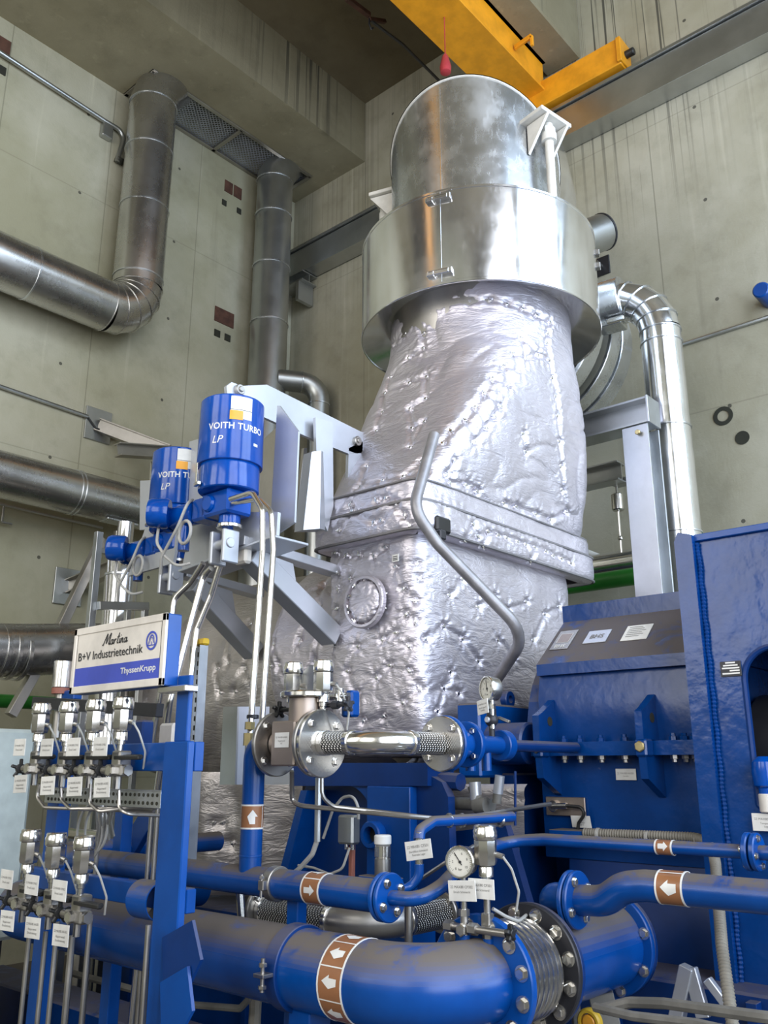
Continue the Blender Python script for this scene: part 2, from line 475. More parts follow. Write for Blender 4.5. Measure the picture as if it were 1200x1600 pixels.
# walls with big windows behind the photographer
def wall_with_windows(name, axis, pos, u0, u1, wins, mat):
    """wall slab on plane axis=pos with rectangular openings (u0,u1,z0,z1)"""
    m = MB(); t = 0.25
    us = sorted({u0, u1} | {w[i] for w in wins for i in (0,1)})
    for a, b in zip(us, us[1:]):
        hole = [w for w in wins if w[0] <= a and w[1] >= b]
        zs = [(0, HC)] if not hole else [(0, hole[0][2]), (hole[0][3], HC)]
        for z0, z1 in zs:
            if axis == 'y': m.span((a, pos-t, z0), (b, pos, z1), 0)
            else: m.span((pos-t, a, z0), (pos, b, z1), 0)
    return struct(name, m, mat)
W1 = [(-2.6, 2.0, 1.0, 9.4), (2.6, 6.9, 1.0, 9.4)]
W2 = [(-1.5, 2.2, 2.6, 7.6), (3.2, 6.2, 2.6, 7.6)]
wall_with_windows('wall_rear', 'y', YR, XS-.2, XW, W1, M['wall_r'])
wall_with_windows('wall_side', 'x', XS, YR, YW, W2, M['wall_l'])
def window(n, axis, pos, w):
    m = MB(); f = 0.07
    def bar(ua, ub, za, zb):
        if axis == 'y': m.span((ua, pos-.16, za), (ub, pos-.08, zb), .004)
        else: m.span((pos-.16, ua, za), (pos-.08, ub, zb), .004)
    u0, u1, z0, z1 = w
    bar(u0, u0+f, z0, z1); bar(u1-f, u1, z0, z1); bar(u0, u1, z0, z0+f); bar(u0, u1, z1-f, z1)
    bar((u0+u1)/2-.03, (u0+u1)/2+.03, z0, z1)
    for k in range(1, 4): zz = z0+(z1-z0)*k/4; bar(u0, u1, zz-.025, zz+.025)
    struct('window_%d' % n, m, M['frame'])
window(1, 'y', YR, W1[0]); window(2, 'y', YR, W1[1]); window(3, 'x', XS, W2[0]); window(4, 'x', XS, W2[1])

# ---------------------------------------------------------------- wall inserts
def inserts(quads, label, group, mat, plane):
    for i, (px, py, w, h) in enumerate(quads):
        p = at(px, py, y=YW)
        o = add('wall_insert', MB().box((p.x, YW-.006, p.z), (w, .012, h), .002), mat)
        tag(o, label[i], 'wall insert', group)
inserts([(357,293,.13,.17),(371,301,.13,.17)], ['left of two touching rusty inserts near the wall top between the ducts','right of two touching rusty inserts near the wall top between the ducts'], 'rusty wall inserts', M['rust'], 'l')
inserts([(350,496,.30,.20)], ['single rusty rectangular insert in the wall, left of the tall duct'], 'rusty wall inserts', M['rust'], 'l')
inserts([(4,73,.16,.22)], ['rusty insert at the far upper left edge of the wall'], 'rusty wall inserts', M['rust'], 'l')
inserts([(350,317,.07,.08),(373,330,.07,.08),(339,521,.09,.09),(355,528,.09,.09),(3,110,.08,.10)],
        ['small dark square pocket under the left upper rusty insert','small dark square pocket under the right upper rusty insert',
         'left small dark pocket under the single rusty insert','right small dark pocket under the single rusty insert','small dark pocket under the rusty insert at the upper left edge'],
        'dark wall pockets', M['pocket'], 'l')
# ---------------------------------------------------------------- wire mesh above the ducts
g = thing('wire_mesh_cover', 'silver expanded wire mesh closing the ceiling slot around two ducts', 'mesh', (5.7, 7.7, SB+.02))
m = MB()
x0, x1, y0, y1 = 4.47, 6.99, 7.41, 7.99
def clip_line(p, d):
    ts = []
    lo, hi = -9, 9
    for a, b0, b1 in ((0,x0,x1),(1,y0,y1)):
        t0, t1 = (b0-p[a])/d[a], (b1-p[a])/d[a]
        lo = max(lo, min(t0,t1)); hi = min(hi, max(t0,t1))
    return (lo, hi) if hi-lo > 0.03 else None
k = -1.2
while k < 4.5:
    for d in ((1,.9),(1,-.9)):
        p = (x0+k, (y0+y1)/2); r = clip_line(p, d)
        if r: m.bar((p[0]+d[0]*r[0], p[1]+d[1]*r[0], SB+.03), (p[0]+d[0]*r[1], p[1]+d[1]*r[1], SB+.03), .007, .004, 0)
    k += .052
add('mesh_panel', m, M['plate'], g)
m = MB()
for q in (((x0,y0),(x1,y0)),((x0,y1-.02),(x1,y1-.02)),((x0+.02,y0),(x0+.02,y1)),((5.78,y0),(5.78,y1)),((x1-.02,y0),(x1-.02,y1))):
    m.bar((*q[0],SB), (*q[1],SB), .05, .03)
add('frame', m, M['steeld'], g)

# ---------------------------------------------------------------- ducts on the left wall
def rings(mat, parent, *specs):
    for sp_ in specs:
        m_ = MB(); collar(m_, *sp_); add('seam_ring', m_, M[mat], parent)
def collar(m, p, a, r, w=.018):
    a = V(a).normalized(); p = V(p); m.ring(p-a*w/2, p+a*w/2, r-.005, r+.008, 36, .002)
YD = 7.58
pts = [V((XS+.1,YD,6.26)), V((4.62,YD,6.26)), V((4.62,YD,9.02)), V((4.95,YD,9.6))]
dr = .265
t = thing('ventilation_duct', 'round galvanised duct running along the upper left wall then rising into the ceiling mesh', 'duct', (4.62, YD, 6.0))
add('duct_run', MB().tube([pts[0], V((4.26,YD,6.26))], dr, 40), M['galv'], t)
m = MB(); c0 = V((4.26,YD,6.62)); segs = [c0 + V((math.sin(a), 0, -math.cos(a)))*.36 for a in [i*PI/2/5 for i in range(6)]]
m.tube(segs, dr, 40, cap=False)
for q, a in zip(segs, [i*PI/2/5 for i in range(6)]): collar(m, q, (math.cos(a),0,math.sin(a)), dr, .012)
add('elbow', m, M['galv'], t, sharp=20)
add('riser', MB().tube([segs[-1], V((4.62,YD,9.02)), V((4.66,YD,9.16)), V((4.80,YD,9.42)), V((5.0,YD,9.6))], dr, 40), M['galv'], t)
rings('alud', t, *[((xx,YD,6.26), X, dr) for xx in (3.42, 2.2, .9)], *[((4.62,YD,zz), Z, dr) for zz in (6.72, 7.6, 8.35, 8.98)])

t = thing('vertical_duct', 'tall round galvanised duct standing in the corner and rising into the ceiling mesh', 'duct', (6.52, 7.6, 0))
dr2 = .235
add('duct_run', MB().tube([V((6.50,7.6,.0)), V((6.52,7.6,9.10)), V((6.62,7.6,9.3)), V((6.8,7.6,9.55))], dr2, 40), M['galvdull'], t)
rings('alud', t, *[((6.515,7.6,zz), Z, dr2) for zz in (4.6, 6.0, 6.95, 7.75, 8.5, 9.02)])
# short branch with elbow to the right of it
t = thing('branch_duct', 'short grey duct stub with an elbow turning down beside the tall corner duct', 'duct', (7.0, 7.35, 4.2))
bp = path_fillet([V((6.55,7.45,6.18)), V((6.98,7.16,6.18)), V((6.98,7.16,3.6))], .22, 6)
add('duct_run', MB().tube(bp, .13, 28), M['galvdull'], t, sharp=18)
rings('alud', t, ((6.98,7.16,5.9), Z, .13), (bp[1], bp[1]-bp[0], .13))

# low horizontal duct
YL = 7.42
t = thing('lower_duct', 'thick dull steel duct running level along the left wall behind the blue actuators', 'duct', (3.5, YL, 3.98))
add('duct_run', MB().tube([V((XS+.1,YL,4.14)), V((6.1,YL,4.14))], .21, 40), M['galv'], t)
rings('alud', t, ((4.02,YL,4.14), X, .21, .012), ((4.06,YL,4.14), X, .21, .012), ((2.2,YL,4.14), X, .21))
t = thing('wide_duct', 'wide insulated steel duct with a wavy joint at the lower left below the bare wall', 'duct', (3.0, 6.2, 2.1))
add('duct_run', MB().tube([V((XS+.1,6.2,2.42)), V((2.6,6.2,2.42)), V((3.05,6.2,2.46)), V((3.62,6.2,2.53)), V((3.86,6.2,2.56))], .19, 40), M['galv'], t)
rings('galv', t, *[((xx,6.2,2.44), X, .19, .03) for xx in (2.92, 3.0, 3.08)], ((3.62,6.2,2.53), X, .19, .012))
# green pipe low along the wall
t = thing('green_pipe', 'green painted pipe running along the wall under the wide insulated duct', 'pipe', (3.4,7.1,2.1))
add('pipe', MB().tube([V((XS+.1,7.1,2.12)), V((6.65,7.1,2.18))], .055, 20), M['green'], t)
add('wall_mount', MB().span((3.0,7.06,2.03),(3.05,YW,2.09),.003), M['galvdull'], t)
# upright insulated pipe with a tapered head
t = thing('insulated_riser', 'bright upright insulated pipe with a tapered cone head behind the white sign', 'pipe', (3.74, 6.0, 0))
add('cladding', MB().lathe([(0,0),(.125,0),(.125,3.08),(.118,3.10),(.118,3.24),(.065,3.36),(.065,3.52),(0,3.52)], (3.74,6.0,0), Z, 36), M['alu'], t)
rings('alud', t, ((3.74,6.0,2.62), Z, .125), ((3.74,6.0,3.09), Z, .123))
# wall handrail pipe at the very top left
t = thing('wall_conduit', 'thin galvanised conduit high on the left wall ending in a downward bend', 'pipe', (3.4, YW-.06, 8.6))
add('tube', MB().tube([at(-240,-75,y=YW-.06), at(165,190,y=YW-.06), at(196,208,y=YW-.06), at(183,252,y=YW-.06)], .028, 12, .12), M['galvdull'], t)
p = at(166,205,y=YW-.03); add('saddle', MB().box((p.x,YW-.04,p.z), (.13,.08,.20), .01), M['galvdull'], t)
add('socket', MB().cyl(V((at(183,252,y=YW).x,YW-.02,at(183,252,y=YW).z-.04)), V((at(183,252,y=YW).x,YW-.06,at(183,252,y=YW).z+.02)), .05, 14), M['pocket'], t)
# cable conduit half way up
t = thing('cable_conduit', 'thin dark cable conduit crossing the left wall behind the steel bracket', 'conduit', (5, YW-.03, 5))
q = [at(a,b,y=YW-.035) for a,b in ((-200,535),(137,651),(150,669),(172,676),(182,674),(330,724))]
add('tube', MB().tube(q[:2], .022, 8), M['galvdull'], t)
add('cable', MB().tube(q[1:5], .010, 6), M['wire'], t)
add('tube', MB().tube(q[4:], .022, 8), M['galvdull'], t)
# thin rail lower
t = thing('pipe_rail', 'thin steel rail on brackets on the left wall below the level duct', 'rail', (4, YW-.1, 3.9))
add('rail', MB().tube([at(-150,752,y=YW-.1), at(160,825,y=YW-.1)], .016, 8), M['steeld'], t)
p = at(6,790,y=YW-.1); add('bracket', MB().bar(p, p-Z*.16, .02, .02).bar(p-Z*.16, p-Z*.16+X*.1, .02, .02), M['steeld'], t)
# wall bracket: plate, arm, hanging beam and hanger
def ibeam(m, p, q, w, h, tf=.012, upv=Z):
    p, q = V(p), V(q); a = (q-p).normalized(); u = (V(upv)-a*V(upv).dot(a)).normalized()
    m.bar(p+u*(h/2-tf/2), q+u*(h/2-tf/2), w, tf, .001, upv).bar(p-u*(h/2-tf/2), q-u*(h/2-tf/2), w, tf, .001, upv).bar(p, q, tf, h-2*tf, 0, upv)
    return m
def wall_bracket(label, base, end, dropp, hang, grp):
    t = thing('pipe_bracket', label, 'bracket', (base.x, YW, base.z), grp)
    add('wall_plate', MB().box((base.x, YW-.012, base.z), (.30,.024,.36), .003), M['galvdull'], t)
    add('arm', ibeam(MB(), (base.x,YW-.02,base.z), end, .10, .14), M['steeld'], t)
    if dropp is not None: add('crossbeam', ibeam(MB(), dropp[0], dropp[1], .12, .13), M['steeld'], t)
    return t
p = at(152,665,y=YW); e = V((5.02,7.36,4.80))
t = wall_bracket('dark steel bracket arm reaching down from the wall over the level duct', p, e, (V((4.42,7.36,4.66)), V((5.08,7.36,4.80))), None, 'pipe brackets on the left wall')
for xx in (4.86, 5.18): add('spring_hanger', MB().cyl((xx,7.36,4.40),(xx,7.36,4.64),.05,16,.006).cyl((xx,7.36,4.36),(xx,7.36,4.66),.012,8), M['steel'], t)
p = at(110,872,y=YW); e = V((4.60,7.25,3.55))
t = wall_bracket('steel bracket with a spring support carrying the level duct from below', V((p.x,YW,3.36)), e, None, None, 'pipe brackets on the left wall')
m = MB().cyl((4.52,7.35,3.60),(4.52,7.35,3.84),.062,18,.006).cyl((4.52,7.35,3.84),(4.52,7.35,3.93),.02,10)
add('spring_support', m, M['steel'], t)
add('cradle', MB().box((4.52,7.38,3.935),(.34,.16,.02),.003), M['alud'], t)
# diagonal steel frame behind the sign
t = thing('pipe_trestle', 'grey steel trestle of struts around the upright insulated pipe', 'trestle', (3.5, 5.9, 0))
m = MB()
m.bar(at(92,985,y=6.2), at(160,842,y=6.2), .07, .07).bar(at(92,985,y=6.2), V((at(92,985,y=6.2).x-.3,6.2,2.0)), .07,.07)
add('brace', m, M['steeld'], t)
m = MB(); a_ = at(152,858,y=5.8); m.bar((a_.x,5.8,0), (a_.x,5.8,3.34), .05, .05, .002, X); add('upright', m, M['strut'], t)
m = MB(); a_ = at(178,858,y=5.8); b_ = at(152,960,y=5.75); m.bar((b_.x,5.75,2.78), (b_.x+.42,5.75,2.83), .05, .06).bar((b_.x+.25,5.75,0),(b_.x+.25,5.75,2.8),.04,.04,.002,X).bar((b_.x+.40,5.75,0),(b_.x+.40,5.75,2.82),.04,.04,.002,X)
a2 = at(155,860,y=5.8); m.bar(a2, a2+X*.45, .04, .04)
add('crossbar', m, M['galvdull'], t)

# ---------------------------------------------------------------- crane and rail on the right wall
t = thing('crane_rail', 'long grey steel crane rail beam fixed along the right wall', 'beam', (XW-.12, 3, 7.9))
add('rail_beam', ibeam(MB(), (XW-.13, YR+.1, 8.13), (XW-.13, 7.95, 8.13), .22, .42, .035), M['galvdull'], t)
add('web_cover', MB().span((XW-.21,YR+.1,7.97),(XW-.15,7.95,8.29),0), M['galvdull'], t)
add('rail_head', MB().span((XW-.17,YR+.1,8.34),(XW-.10,7.95,8.39),.003), M['steeld'], t)
o = add('rail_corbel', ibeam(MB(), (XW-.15,7.50,7.84), (XW-.15,7.93,7.84), .26, .14, .016).span((XW-.28,7.56,7.50),(XW-.02,7.62,7.78),.003), M['galvdull']); tag(o, 'short steel bracket under the far end of the crane rail', 'bracket')
t = thing('overhead_crane', 'yellow orange overhead crane bridge crossing the ceiling to the crane rail', 'crane', (5.5, 4.05, 8.6))
m = MB().span((XS+.5,3.86,8.62),(7.05,4.28,9.02),.01); m.span((XS+.5,3.82,8.60),(7.05,4.32,8.63),.004).span((XS+.5,3.82,9.0),(7.05,4.32,9.03),.004)
add('bridge_girder', m, M['orange'], t)
m = MB().span((6.98,2.95,8.42),(7.16,4.75,8.74),.01).span((6.95,2.93,8.43),(7.19,2.98,8.72),.006)
add('end_carriage', m, M['orange'], t)
add('rail_wheel', MB().cyl((7.10,3.3,8.46),(7.15,3.3,8.46),.07,20,.004).cyl((7.10,4.4,8.46),(7.15,4.4,8.46),.07,20,.004), M['steeld'], t)
add('buffer', MB().cyl((7.07,2.95,8.56),(7.07,2.84,8.56),.04,14,.006), M['black'], t)
add('bracket', MB().bar((6.45,3.84,8.78),(6.45,3.64,8.80),.03,.05).bar((6.45,3.64,8.80),(6.45,3.64,8.68),.03,.03), M['orange'], t)
add('hook_block', MB().lathe([(0,0),(.05,.02),(.055,.08),(.03,.2),(.006,.24),(.004,.70),(0,.70)], (5.52,4.05,7.93), Z, 16), M['red'], t)
t = thing('festoon_hanger', 'small orange festoon hanger with a dangling hook below the ceiling', 'hanger', (5.0, 5.0, 8.4))
fp = at(577,30,y=5.0)
add('bracket', MB().bar(fp+X*-.35, fp+V((.0,0,.05)), .05, .05).bar(fp, fp+V((.25,0,.16)), .04,.04), M['rust'], t)
add('hook', MB().tube([fp+Z*.02, fp-Z*.06, fp+V((.03,0,-.11)), fp+V((.06,0,-.07))], .010, 8), M['blackst'], t)
add('cable', MB().tube([fp+V((.02,0,0)), at(630,70,y=5.0), at(690,130,y=5.0)], .016, 8), M['wire'], t)

# ---------------------------------------------------------------- right wall fittings
o = add('wall_conduit', MB().tube([at(1066,538,x=XW-.02), V((XW-.02,-2.8,at(1200,491.5,x=XW-.02).z))], .018, 8), M['galvdull']); tag(o, 'thin grey conduit on the right wall beside the bright vertical pipe', 'conduit')
o = add('wall_ring', MB().ring(at(1130,650,x=XW-.002), at(1130,650,x=XW-.002)-X*.006, .05, .085, 24, .001), M['pocket']); tag(o, 'dark sealant ring mark on the bare right wall', 'wall mark')
o = add('wall_patch', MB().cyl(at(1160,684,x=XW-.001), at(1160,684,x=XW-.001)-X*.005, .06, 20), M['pocket']); tag(o, 'dark oval patch on the right wall below the ring mark', 'wall mark')
o = add('blue_fitting', MB().cyl(at(1204,470,x=XW-.0), at(1204,470,x=XW)-X*.25, .07, 18, .01), M['blue']); tag(o, 'small blue fitting at the right picture edge on the wall', 'fitting')
t = thing('vertical_pipe', 'bright aluminium clad pipe with a top elbow coming down the right wall', 'pipe', (5.95, 2.5, 0))
vx, vr = 5.95, .150
vy = at(1032,522,x=vx).y; hz = at(960,472,x=5.9).z; cl_ = at(953,472,x=5.9); hd = V((cl_.x-vx, cl_.y-vy, 0)).normalized()
add('riser', MB().tube([V((vx,vy,0)), V((vx,vy,hz-.36))], vr, 40), M['alu'], t)
ax = [V((vx,vy,hz-.36)) + hd*.36*(1-math.cos(a)) + Z*.36*math.sin(a) for a in [i*PI/2/5 for i in range(6)]]
ax.append(V((cl_.x, cl_.y, hz)) + hd*.02)
add('elbow', MB().tube(ax, vr, 36, cap=False), M['alu'], t, sharp=15)
rings('alud', t, *[((q.x,q.y,q.z), (q-r_), vr, .012) for q, r_ in zip(ax[1:-1], ax)])
rings('alud', t, *[((vx,vy,zz), Z, vr, .012) for zz in (hz-.36, hz-.46, hz-1.15, hz-1.95)])
c0 = V((cl_.x, cl_.y, hz))
add('clamp_band', MB().cyl(c0-hd*.11, c0+hd*.11, .188, 40, .006).box(c0-Z*.20, (.20,.16,.05), .006, (hd, Z.cross(hd), Z)), M['alud'], t)
add('toggle_latch', MB().box(c0-Z*.175+fwd*-.12, (.14,.03,.03), .004, (hd, Z.cross(hd), Z)).cyl(c0-Z*.16+fwd*-.12-hd*.06, c0-Z*.16+fwd*-.12+hd*.06, .012, 8), M['steel'], t)
add('inlet_pipe', MB().cyl(c0+hd*.10, c0+hd*.55, vr, 36), M['alu'], t)
# wall sleeve + plate behind the ring
pe_ = at(941,363,k=8.2); de_ = (right*.82 + Z*.42 + fwd*.30).normalized()
t = thing('pipe_stub', 'short dark grey pipe stub with a dark rim showing behind the clad ring', 'sleeve', pe_)
add('sleeve', MB().ring(pe_-de_*1.0, pe_, .15,.17,36,.004), M['galvdull'], t)
add('rim', MB().ring(pe_, pe_+de_*.02, .14,.176,36,.003), M['blackst'], t)
t = thing('anchor_plate', 'small dark anchor plate with a bolt on the right wall', 'plate', at(941,417,x=XW))
p = at(941,417,x=XW); add('plate', MB().box(p-X*.01, (.02,.17,.20), .003), M['blackst'], t); add('bolt', MB().cyl(p, p-X*.14, .02, 10), M['steeld'], t)
# big horizontal exhaust duct behind the neck
t = thing('exhaust_duct', 'large grey stepped round duct passing behind the silver insulated neck to the wall', 'duct', (6.0, 3.35, 4.2))
def stepped(m, segs):
    for x0_, x1_, r_ in segs: m.ring((x0_,3.58,5.16),(x1_,3.58,5.16),r_-.03,r_,56,.006)
m = MB(); m.lathe([(0,0),(.64,0),(.64,.93),(.58,1.05),(.3,1.13),(0,1.15)], (5.62,3.58,5.16), X, 56); add('duct_run', m, M['galvdull'], t)
for q in ((5.85,6.02,.70),(6.10,6.26,.73),(6.34,6.52,.70)):
    m = MB(); stepped(m, (q,)); add('flange_band', m, M['alud'], t)
# steel portal carrying it
gxp = 5.55; cA = at(994,640,x=gxp); gA, gB = at(1008,648,x=gxp), at(840,690,x=gxp)
t = thing('steel_portal', 'galvanised steel portal of column and girder beneath the large round duct', 'frame', (gxp, cA.y, 0))
gz = cA.z-.06
add('column', ibeam(MB(), (gxp,cA.y-.02,0), (gxp,cA.y-.02,gz-.10), .19, .19, .016, X), M['strut'], t)
add('girder', ibeam(MB(), (gxp-.02,cA.y-.12,gz), (gxp-.02,cA.y+1.6,gz), .18, .19, .016), M['galvdull'], t)
add('end_plate', MB().box((gxp-.02,cA.y-.13,gz),(.19,.016,.20),.002), M['strut'], t)
add('girder', ibeam(MB(), (6.3,cA.y+.5,gz-.1), (6.3,4.9,gz-.1), .14, .16, .014), M['galvdull'], t)
add('bolt', MB().hexbolt((gxp-.115,cA.y-.05,gz-.16), -X, .02, .014), M['brass'], t)
t = thing('pipe_hanger', 'small steel spring hanger on a rod right of the insulated neck', 'hanger', at(965,785,x=6.4))
p = at(965,785,x=6.4)
add('rod', MB().cyl(p+Z*.14, p-Z*.42, .010, 8).ball(p-Z*.30, .022, 10), M['steel'], t)
add('spring_can', MB().cyl(p-Z*.07, p+Z*.07, .05, 18, .008), M['steel'], t)
add('clevis', MB().bar(p+V((0,.02,.16)), p+V((0,-.24,.16)), .10, .05), M['galvdull'], t)
t = thing('white_pipe', 'thin white pipe slanting down behind the insulated neck to the steel column', 'pipe', (6.6,3.3,3.2))
add('tube', MB().tube([at(880,850,x=6.8), at(990,893,x=6.8), at(1040,912,x=6.8)], .035, 14), M['whitep'], t)
q_ = at(900,860,x=6.8); add('wall_mount', MB().bar(q_, V((XW,q_.y,q_.z)), .04, .04), M['galvdull'], t)
o = add('green_pipe', MB().tube([V((6.45,6.8,3.10)), V((6.45,2.2,3.10)), ], .07, 20), M['green']); tag(o, 'green painted pipe between the insulated neck and the steel column', 'pipe')
o = add('silver_pipe', MB().tube([V((6.75,6.8,3.30)), V((6.75,2.2,3.30)), ], .10, 24), M['alu']); tag(o, 'bright silver pipe lying level just behind the green pipe at right', 'pipe')
# ---------------------------------------------------------------- steam turbine with its insulated exhaust neck
def project(p):
    d = V(p) - V((0,0,CAMZ)); z = d.dot(fwd)
    return 600 + FPX*d.dot(right)/z, 800 - FPX*d.dot(up)/z, z
def section(cx, cy, ax, ay, n, N):
    pts = []
    for i in range(721):
        t = -PI/2 + 2*PI*i/720; c, s_ = math.cos(t), math.sin(t)
        r = (abs(c/ax)**n + abs(s_/ay)**n)**(-1/n); pts.append((cx+c*r, cy+s_*r))
    L = [0]
    for a, b in zip(pts, pts[1:]): L.append(L[-1] + math.hypot(b[0]-a[0], b[1]-a[1]))
    out = []; j = 0
    for i in range(N):
        t = L[-1]*i/N
        while L[j+1] < t: j += 1
        f = (t-L[j])/(L[j+1]-L[j]); out.append((pts[j][0]+(pts[j+1][0]-pts[j][0])*f, pts[j][1]+(pts[j+1][1]-pts[j][1])*f))
    return out
STUDS = []
def quilt(name, grid, parent, mat, studs, puff=.03, pinch=.028, seed=0.0, vseams=(), closed=True, edge=.10, axis_c=None, wr=1.0, lip=0.0, seam=.012, nb=1):
    """padded cloth panel over a grid of points (rows x columns): puffs out between the lacing studs, creased"""
    R, N = len(grid), len(grid[0])
    nor = [[None]*N for _ in range(R)]
    cen = V((0,0,0))
    for row in grid:
        for p in row: cen += p
    cen /= R*N
    for i in range(R):
        for j in range(N):
            j0, j1 = ((j-1) % N, (j+1) % N) if closed else (max(j-1,0), min(j+1,N-1))
            du = grid[i][j1]-grid[i][j0]; dv = grid[min(i+1,R-1)][j]-grid[max(i-1,0)][j]
            n = du.cross(dv)
            n = n.normalized() if n.length > 1e-9 else V((0,0,1))
            c = cen if axis_c is None else axis_c(grid[i][j])
            if n.dot(grid[i][j]-c) < 0: n = -n
            nor[i][j] = n
    eye = V((0,0,CAMZ)); pr = []
    for i in range(R):
        for j in range(N):
            if nor[i][j].dot(eye-grid[i][j]) > 0:
                x, y, z = project(grid[i][j]); pr.append((x, y, z, i, j))
    sp = []
    for (px, py) in studs:
        best = min(pr, key=lambda q: (q[0]-px)**2+(q[1]-py)**2 + 0.0*q[2])
        if (best[0]-px)**2+(best[1]-py)**2 < 500: sp.append((grid[best[3]][best[4]], nor[best[3]][best[4]]))
    cell = {}
    for p, n in sp: cell.setdefault((int(p.x//.16), int(p.y//.16), int(p.z//.16)), []).append(p)
    segs = {}
    for a_, (p, n) in enumerate(sp):
        for q, n2 in sorted(sp, key=lambda s_: (s_[0]-p).length)[1:2+nb]:
            L = (q-p).length
            if .03 < L < .24 and n.dot(n2) > .6:
                st = int(L/.06)+2
                for c_ in {(int((p.lerp(q,k_/st)).x//.08), int((p.lerp(q,k_/st)).y//.08), int((p.lerp(q,k_/st)).z//.08)) for k_ in range(st+1)}: segs.setdefault(c_, []).append((p, q-p, L))
    vs = []
    for i in range(R):
        v = i/(R-1); ev = min(v, 1-v)
        for j in range(N):
            p = grid[i][j]; u = j/N
            e = min(1.0, ev*R/ (R*edge)) if edge > 0 else 1.0
            e = e**.5
            for sv in vseams:
                d = abs((u-sv+.5) % 1 - .5)*N/10
                e = min(e, .25+.75*min(1, (d/.6)**.6))
            f = 1.0; dm = 9
            a, b, c = int(p.x//.16), int(p.y//.16), int(p.z//.16)
            for ii in (-1,0,1):
                for jj in (-1,0,1):
                    for kk in (-1,0,1):
                        for q in cell.get((a+ii,b+jj,c+kk), ()):
                            d = (p-q).length
                            if d < dm: dm = d; qn = q
            w = noise.noise(p*2.2+V((seed,0,0)))*.5 + noise.noise(p*5+V((seed,3,0)))*.35
            wp = p + noise.noise_vector(p*1.7+V((seed,1,2)))*.22
            rg = 1-abs(noise.noise(V((wp.x*2.2,wp.y*2.2,wp.z*4.6))+V((0,seed,0))))*2.4
            rg2 = 1-abs(noise.noise(V((wp.x*7,wp.y*7,wp.z*8))+V((7,seed,0))))*2.2
            calm = .35+.65*max(0, min(1, .5+1.6*noise.noise(p*1.3+V((seed,9,0)))))
            d_ = puff*e*(.8+.75*w) - wr*calm*(.014*max(0,rg)**3 + .0025*max(0,rg2)**3)*e
            if dm < .16:
                k = math.exp(-(dm/.028)**2); d_ -= pinch*k
                # creases radiating from the stud
                t = p-qn; ang = math.atan2(t.z, t.x+t.y); d_ += .007*math.sin(ang*7+qn.z*40)*math.exp(-(dm/.06)**2)*(1-k)
            a, b, c = int(p.x//.08), int(p.y//.08), int(p.z//.08); ds = 9
            for ii in (-1,0,1):
                for jj in (-1,0,1):
                    for kk in (-1,0,1):
                        for q, w_, L in segs.get((a+ii,b+jj,c+kk), ()):
                            t_ = max(0, min(1, (p-q).dot(w_)/(L*L))); ds = min(ds, (p-q-w_*t_).length)
            if ds < .08: d_ -= seam*math.exp(-(ds/.014)**2) - seam*.35*math.exp(-((ds-.034)/.014)**2)
            vs.append(p + nor[i][j]*d_)
    fs = []
    for i in range(R-1):
        for j in range(N if closed else N-1):
            k = (j+1) % N; fs.append((i*N+j, i*N+k, (i+1)*N+k, (i+1)*N+j))
    if lip:
        for i_ in (0, R-1):
            b = len(vs); vs += [vs[i_*N+j] - nor[i_][j]*lip for j in range(N)]
            for j in range(N if closed else N-1):
                k = (j+1) % N; fs.append((i_*N+j, i_*N+k, b+k, b+j))
    m = MB(); m.raw(vs, fs)
    o = add(name, m, mat, parent, sharp=80)
    if sp:
        m = MB()
        for p, n in sp:
            q = p + n*(puff*.35-pinch*.35)
            m.lathe([(.013,-.02),(.013,.004),(.009,.010),(0,.012)], q, n, 8)
            e_, w_ = perp(n); a_ = random.uniform(0, PI)
            m.bar(q+(e_*math.cos(a_)+w_*math.sin(a_))*.022+n*.004, q-(e_*math.cos(a_)+w_*math.sin(a_))*.022+n*.004, .005, .005, 0, n)
        s_ = add('studs', m, M['stud'], o); s_['kind'] = 'stuff'
    return o

CX0, CY0, CX1, CY1, RN = 4.35, 3.13, 4.62, 3.15, .605
turb = thing('steam_turbine', 'silver insulated steam turbine whose quilted exhaust neck widens downward to the laced casing', 'turbine', (4.4, 3.2, 0))
NU = 360
st_up = [(735,471),(765,470),(792,476),(816,483),(838,494),(858,503),(700,475),(680,480),(838,555),(855,520),(853,535),(858,562),(862,590),(866,620),(870,650),(872,690),(874,730),(876,765),
 (812,530),(800,555),(820,560),(785,573),(808,580),(770,592),(795,600),(756,615),(780,635),(740,637),(772,650),(725,657),(758,668),(706,675),(740,690),(690,693),(660,722),(665,740),(708,720),
 (815,677),(821,705),(696,742),(726,756),(650,500),(663,520),(663,545),(668,590),(666,625),(640,600),(642,640),(640,560),(635,520),(645,670),(664,660),(641,700),(612,590),(603,615),(600,645),(590,675),(575,730),(620,540),
 (700,755),(745,768),(785,785),(805,792),(835,803),(858,812),(885,800),(545,780),(565,762),(600,752),(630,745)]
rows = []; RU = 150
for i in range(RU):
    t = i/(RU-1); z = 3.08 + (4.66-3.08)*t
    w = min(1, t/.86); w = 1-(1-w)**1.75
    n = 12*(1-w)**1.15 + 2
    cx, cy = CX0+(CX1-CX0)*w, CY0+(CY1-CY0)*w
    rows.append([V((x, y, z)) for x, y in section(cx, cy, .88+(RN-.88)*w, .345+(RN-.345)*w, n, NU)])
quilt('neck_jacket', rows, turb, M['fab'], st_up, .024, .020, 1.0, edge=.05)
st_fl = [(556,825),(572,822),(590,782),(605,778),(620,787),(635,805),(548,790),(584,817),(598,815),(640,820),(530,830),(738,820),(745,840),(760,830),(776,837),(790,840),(806,848),(820,852),(834,855),(850,862),(862,868),(875,872),(890,880),
 (721,855),(747,870),(775,885),(795,892),(822,893),(835,905),(690,800),(700,815),(715,805),(680,790)]
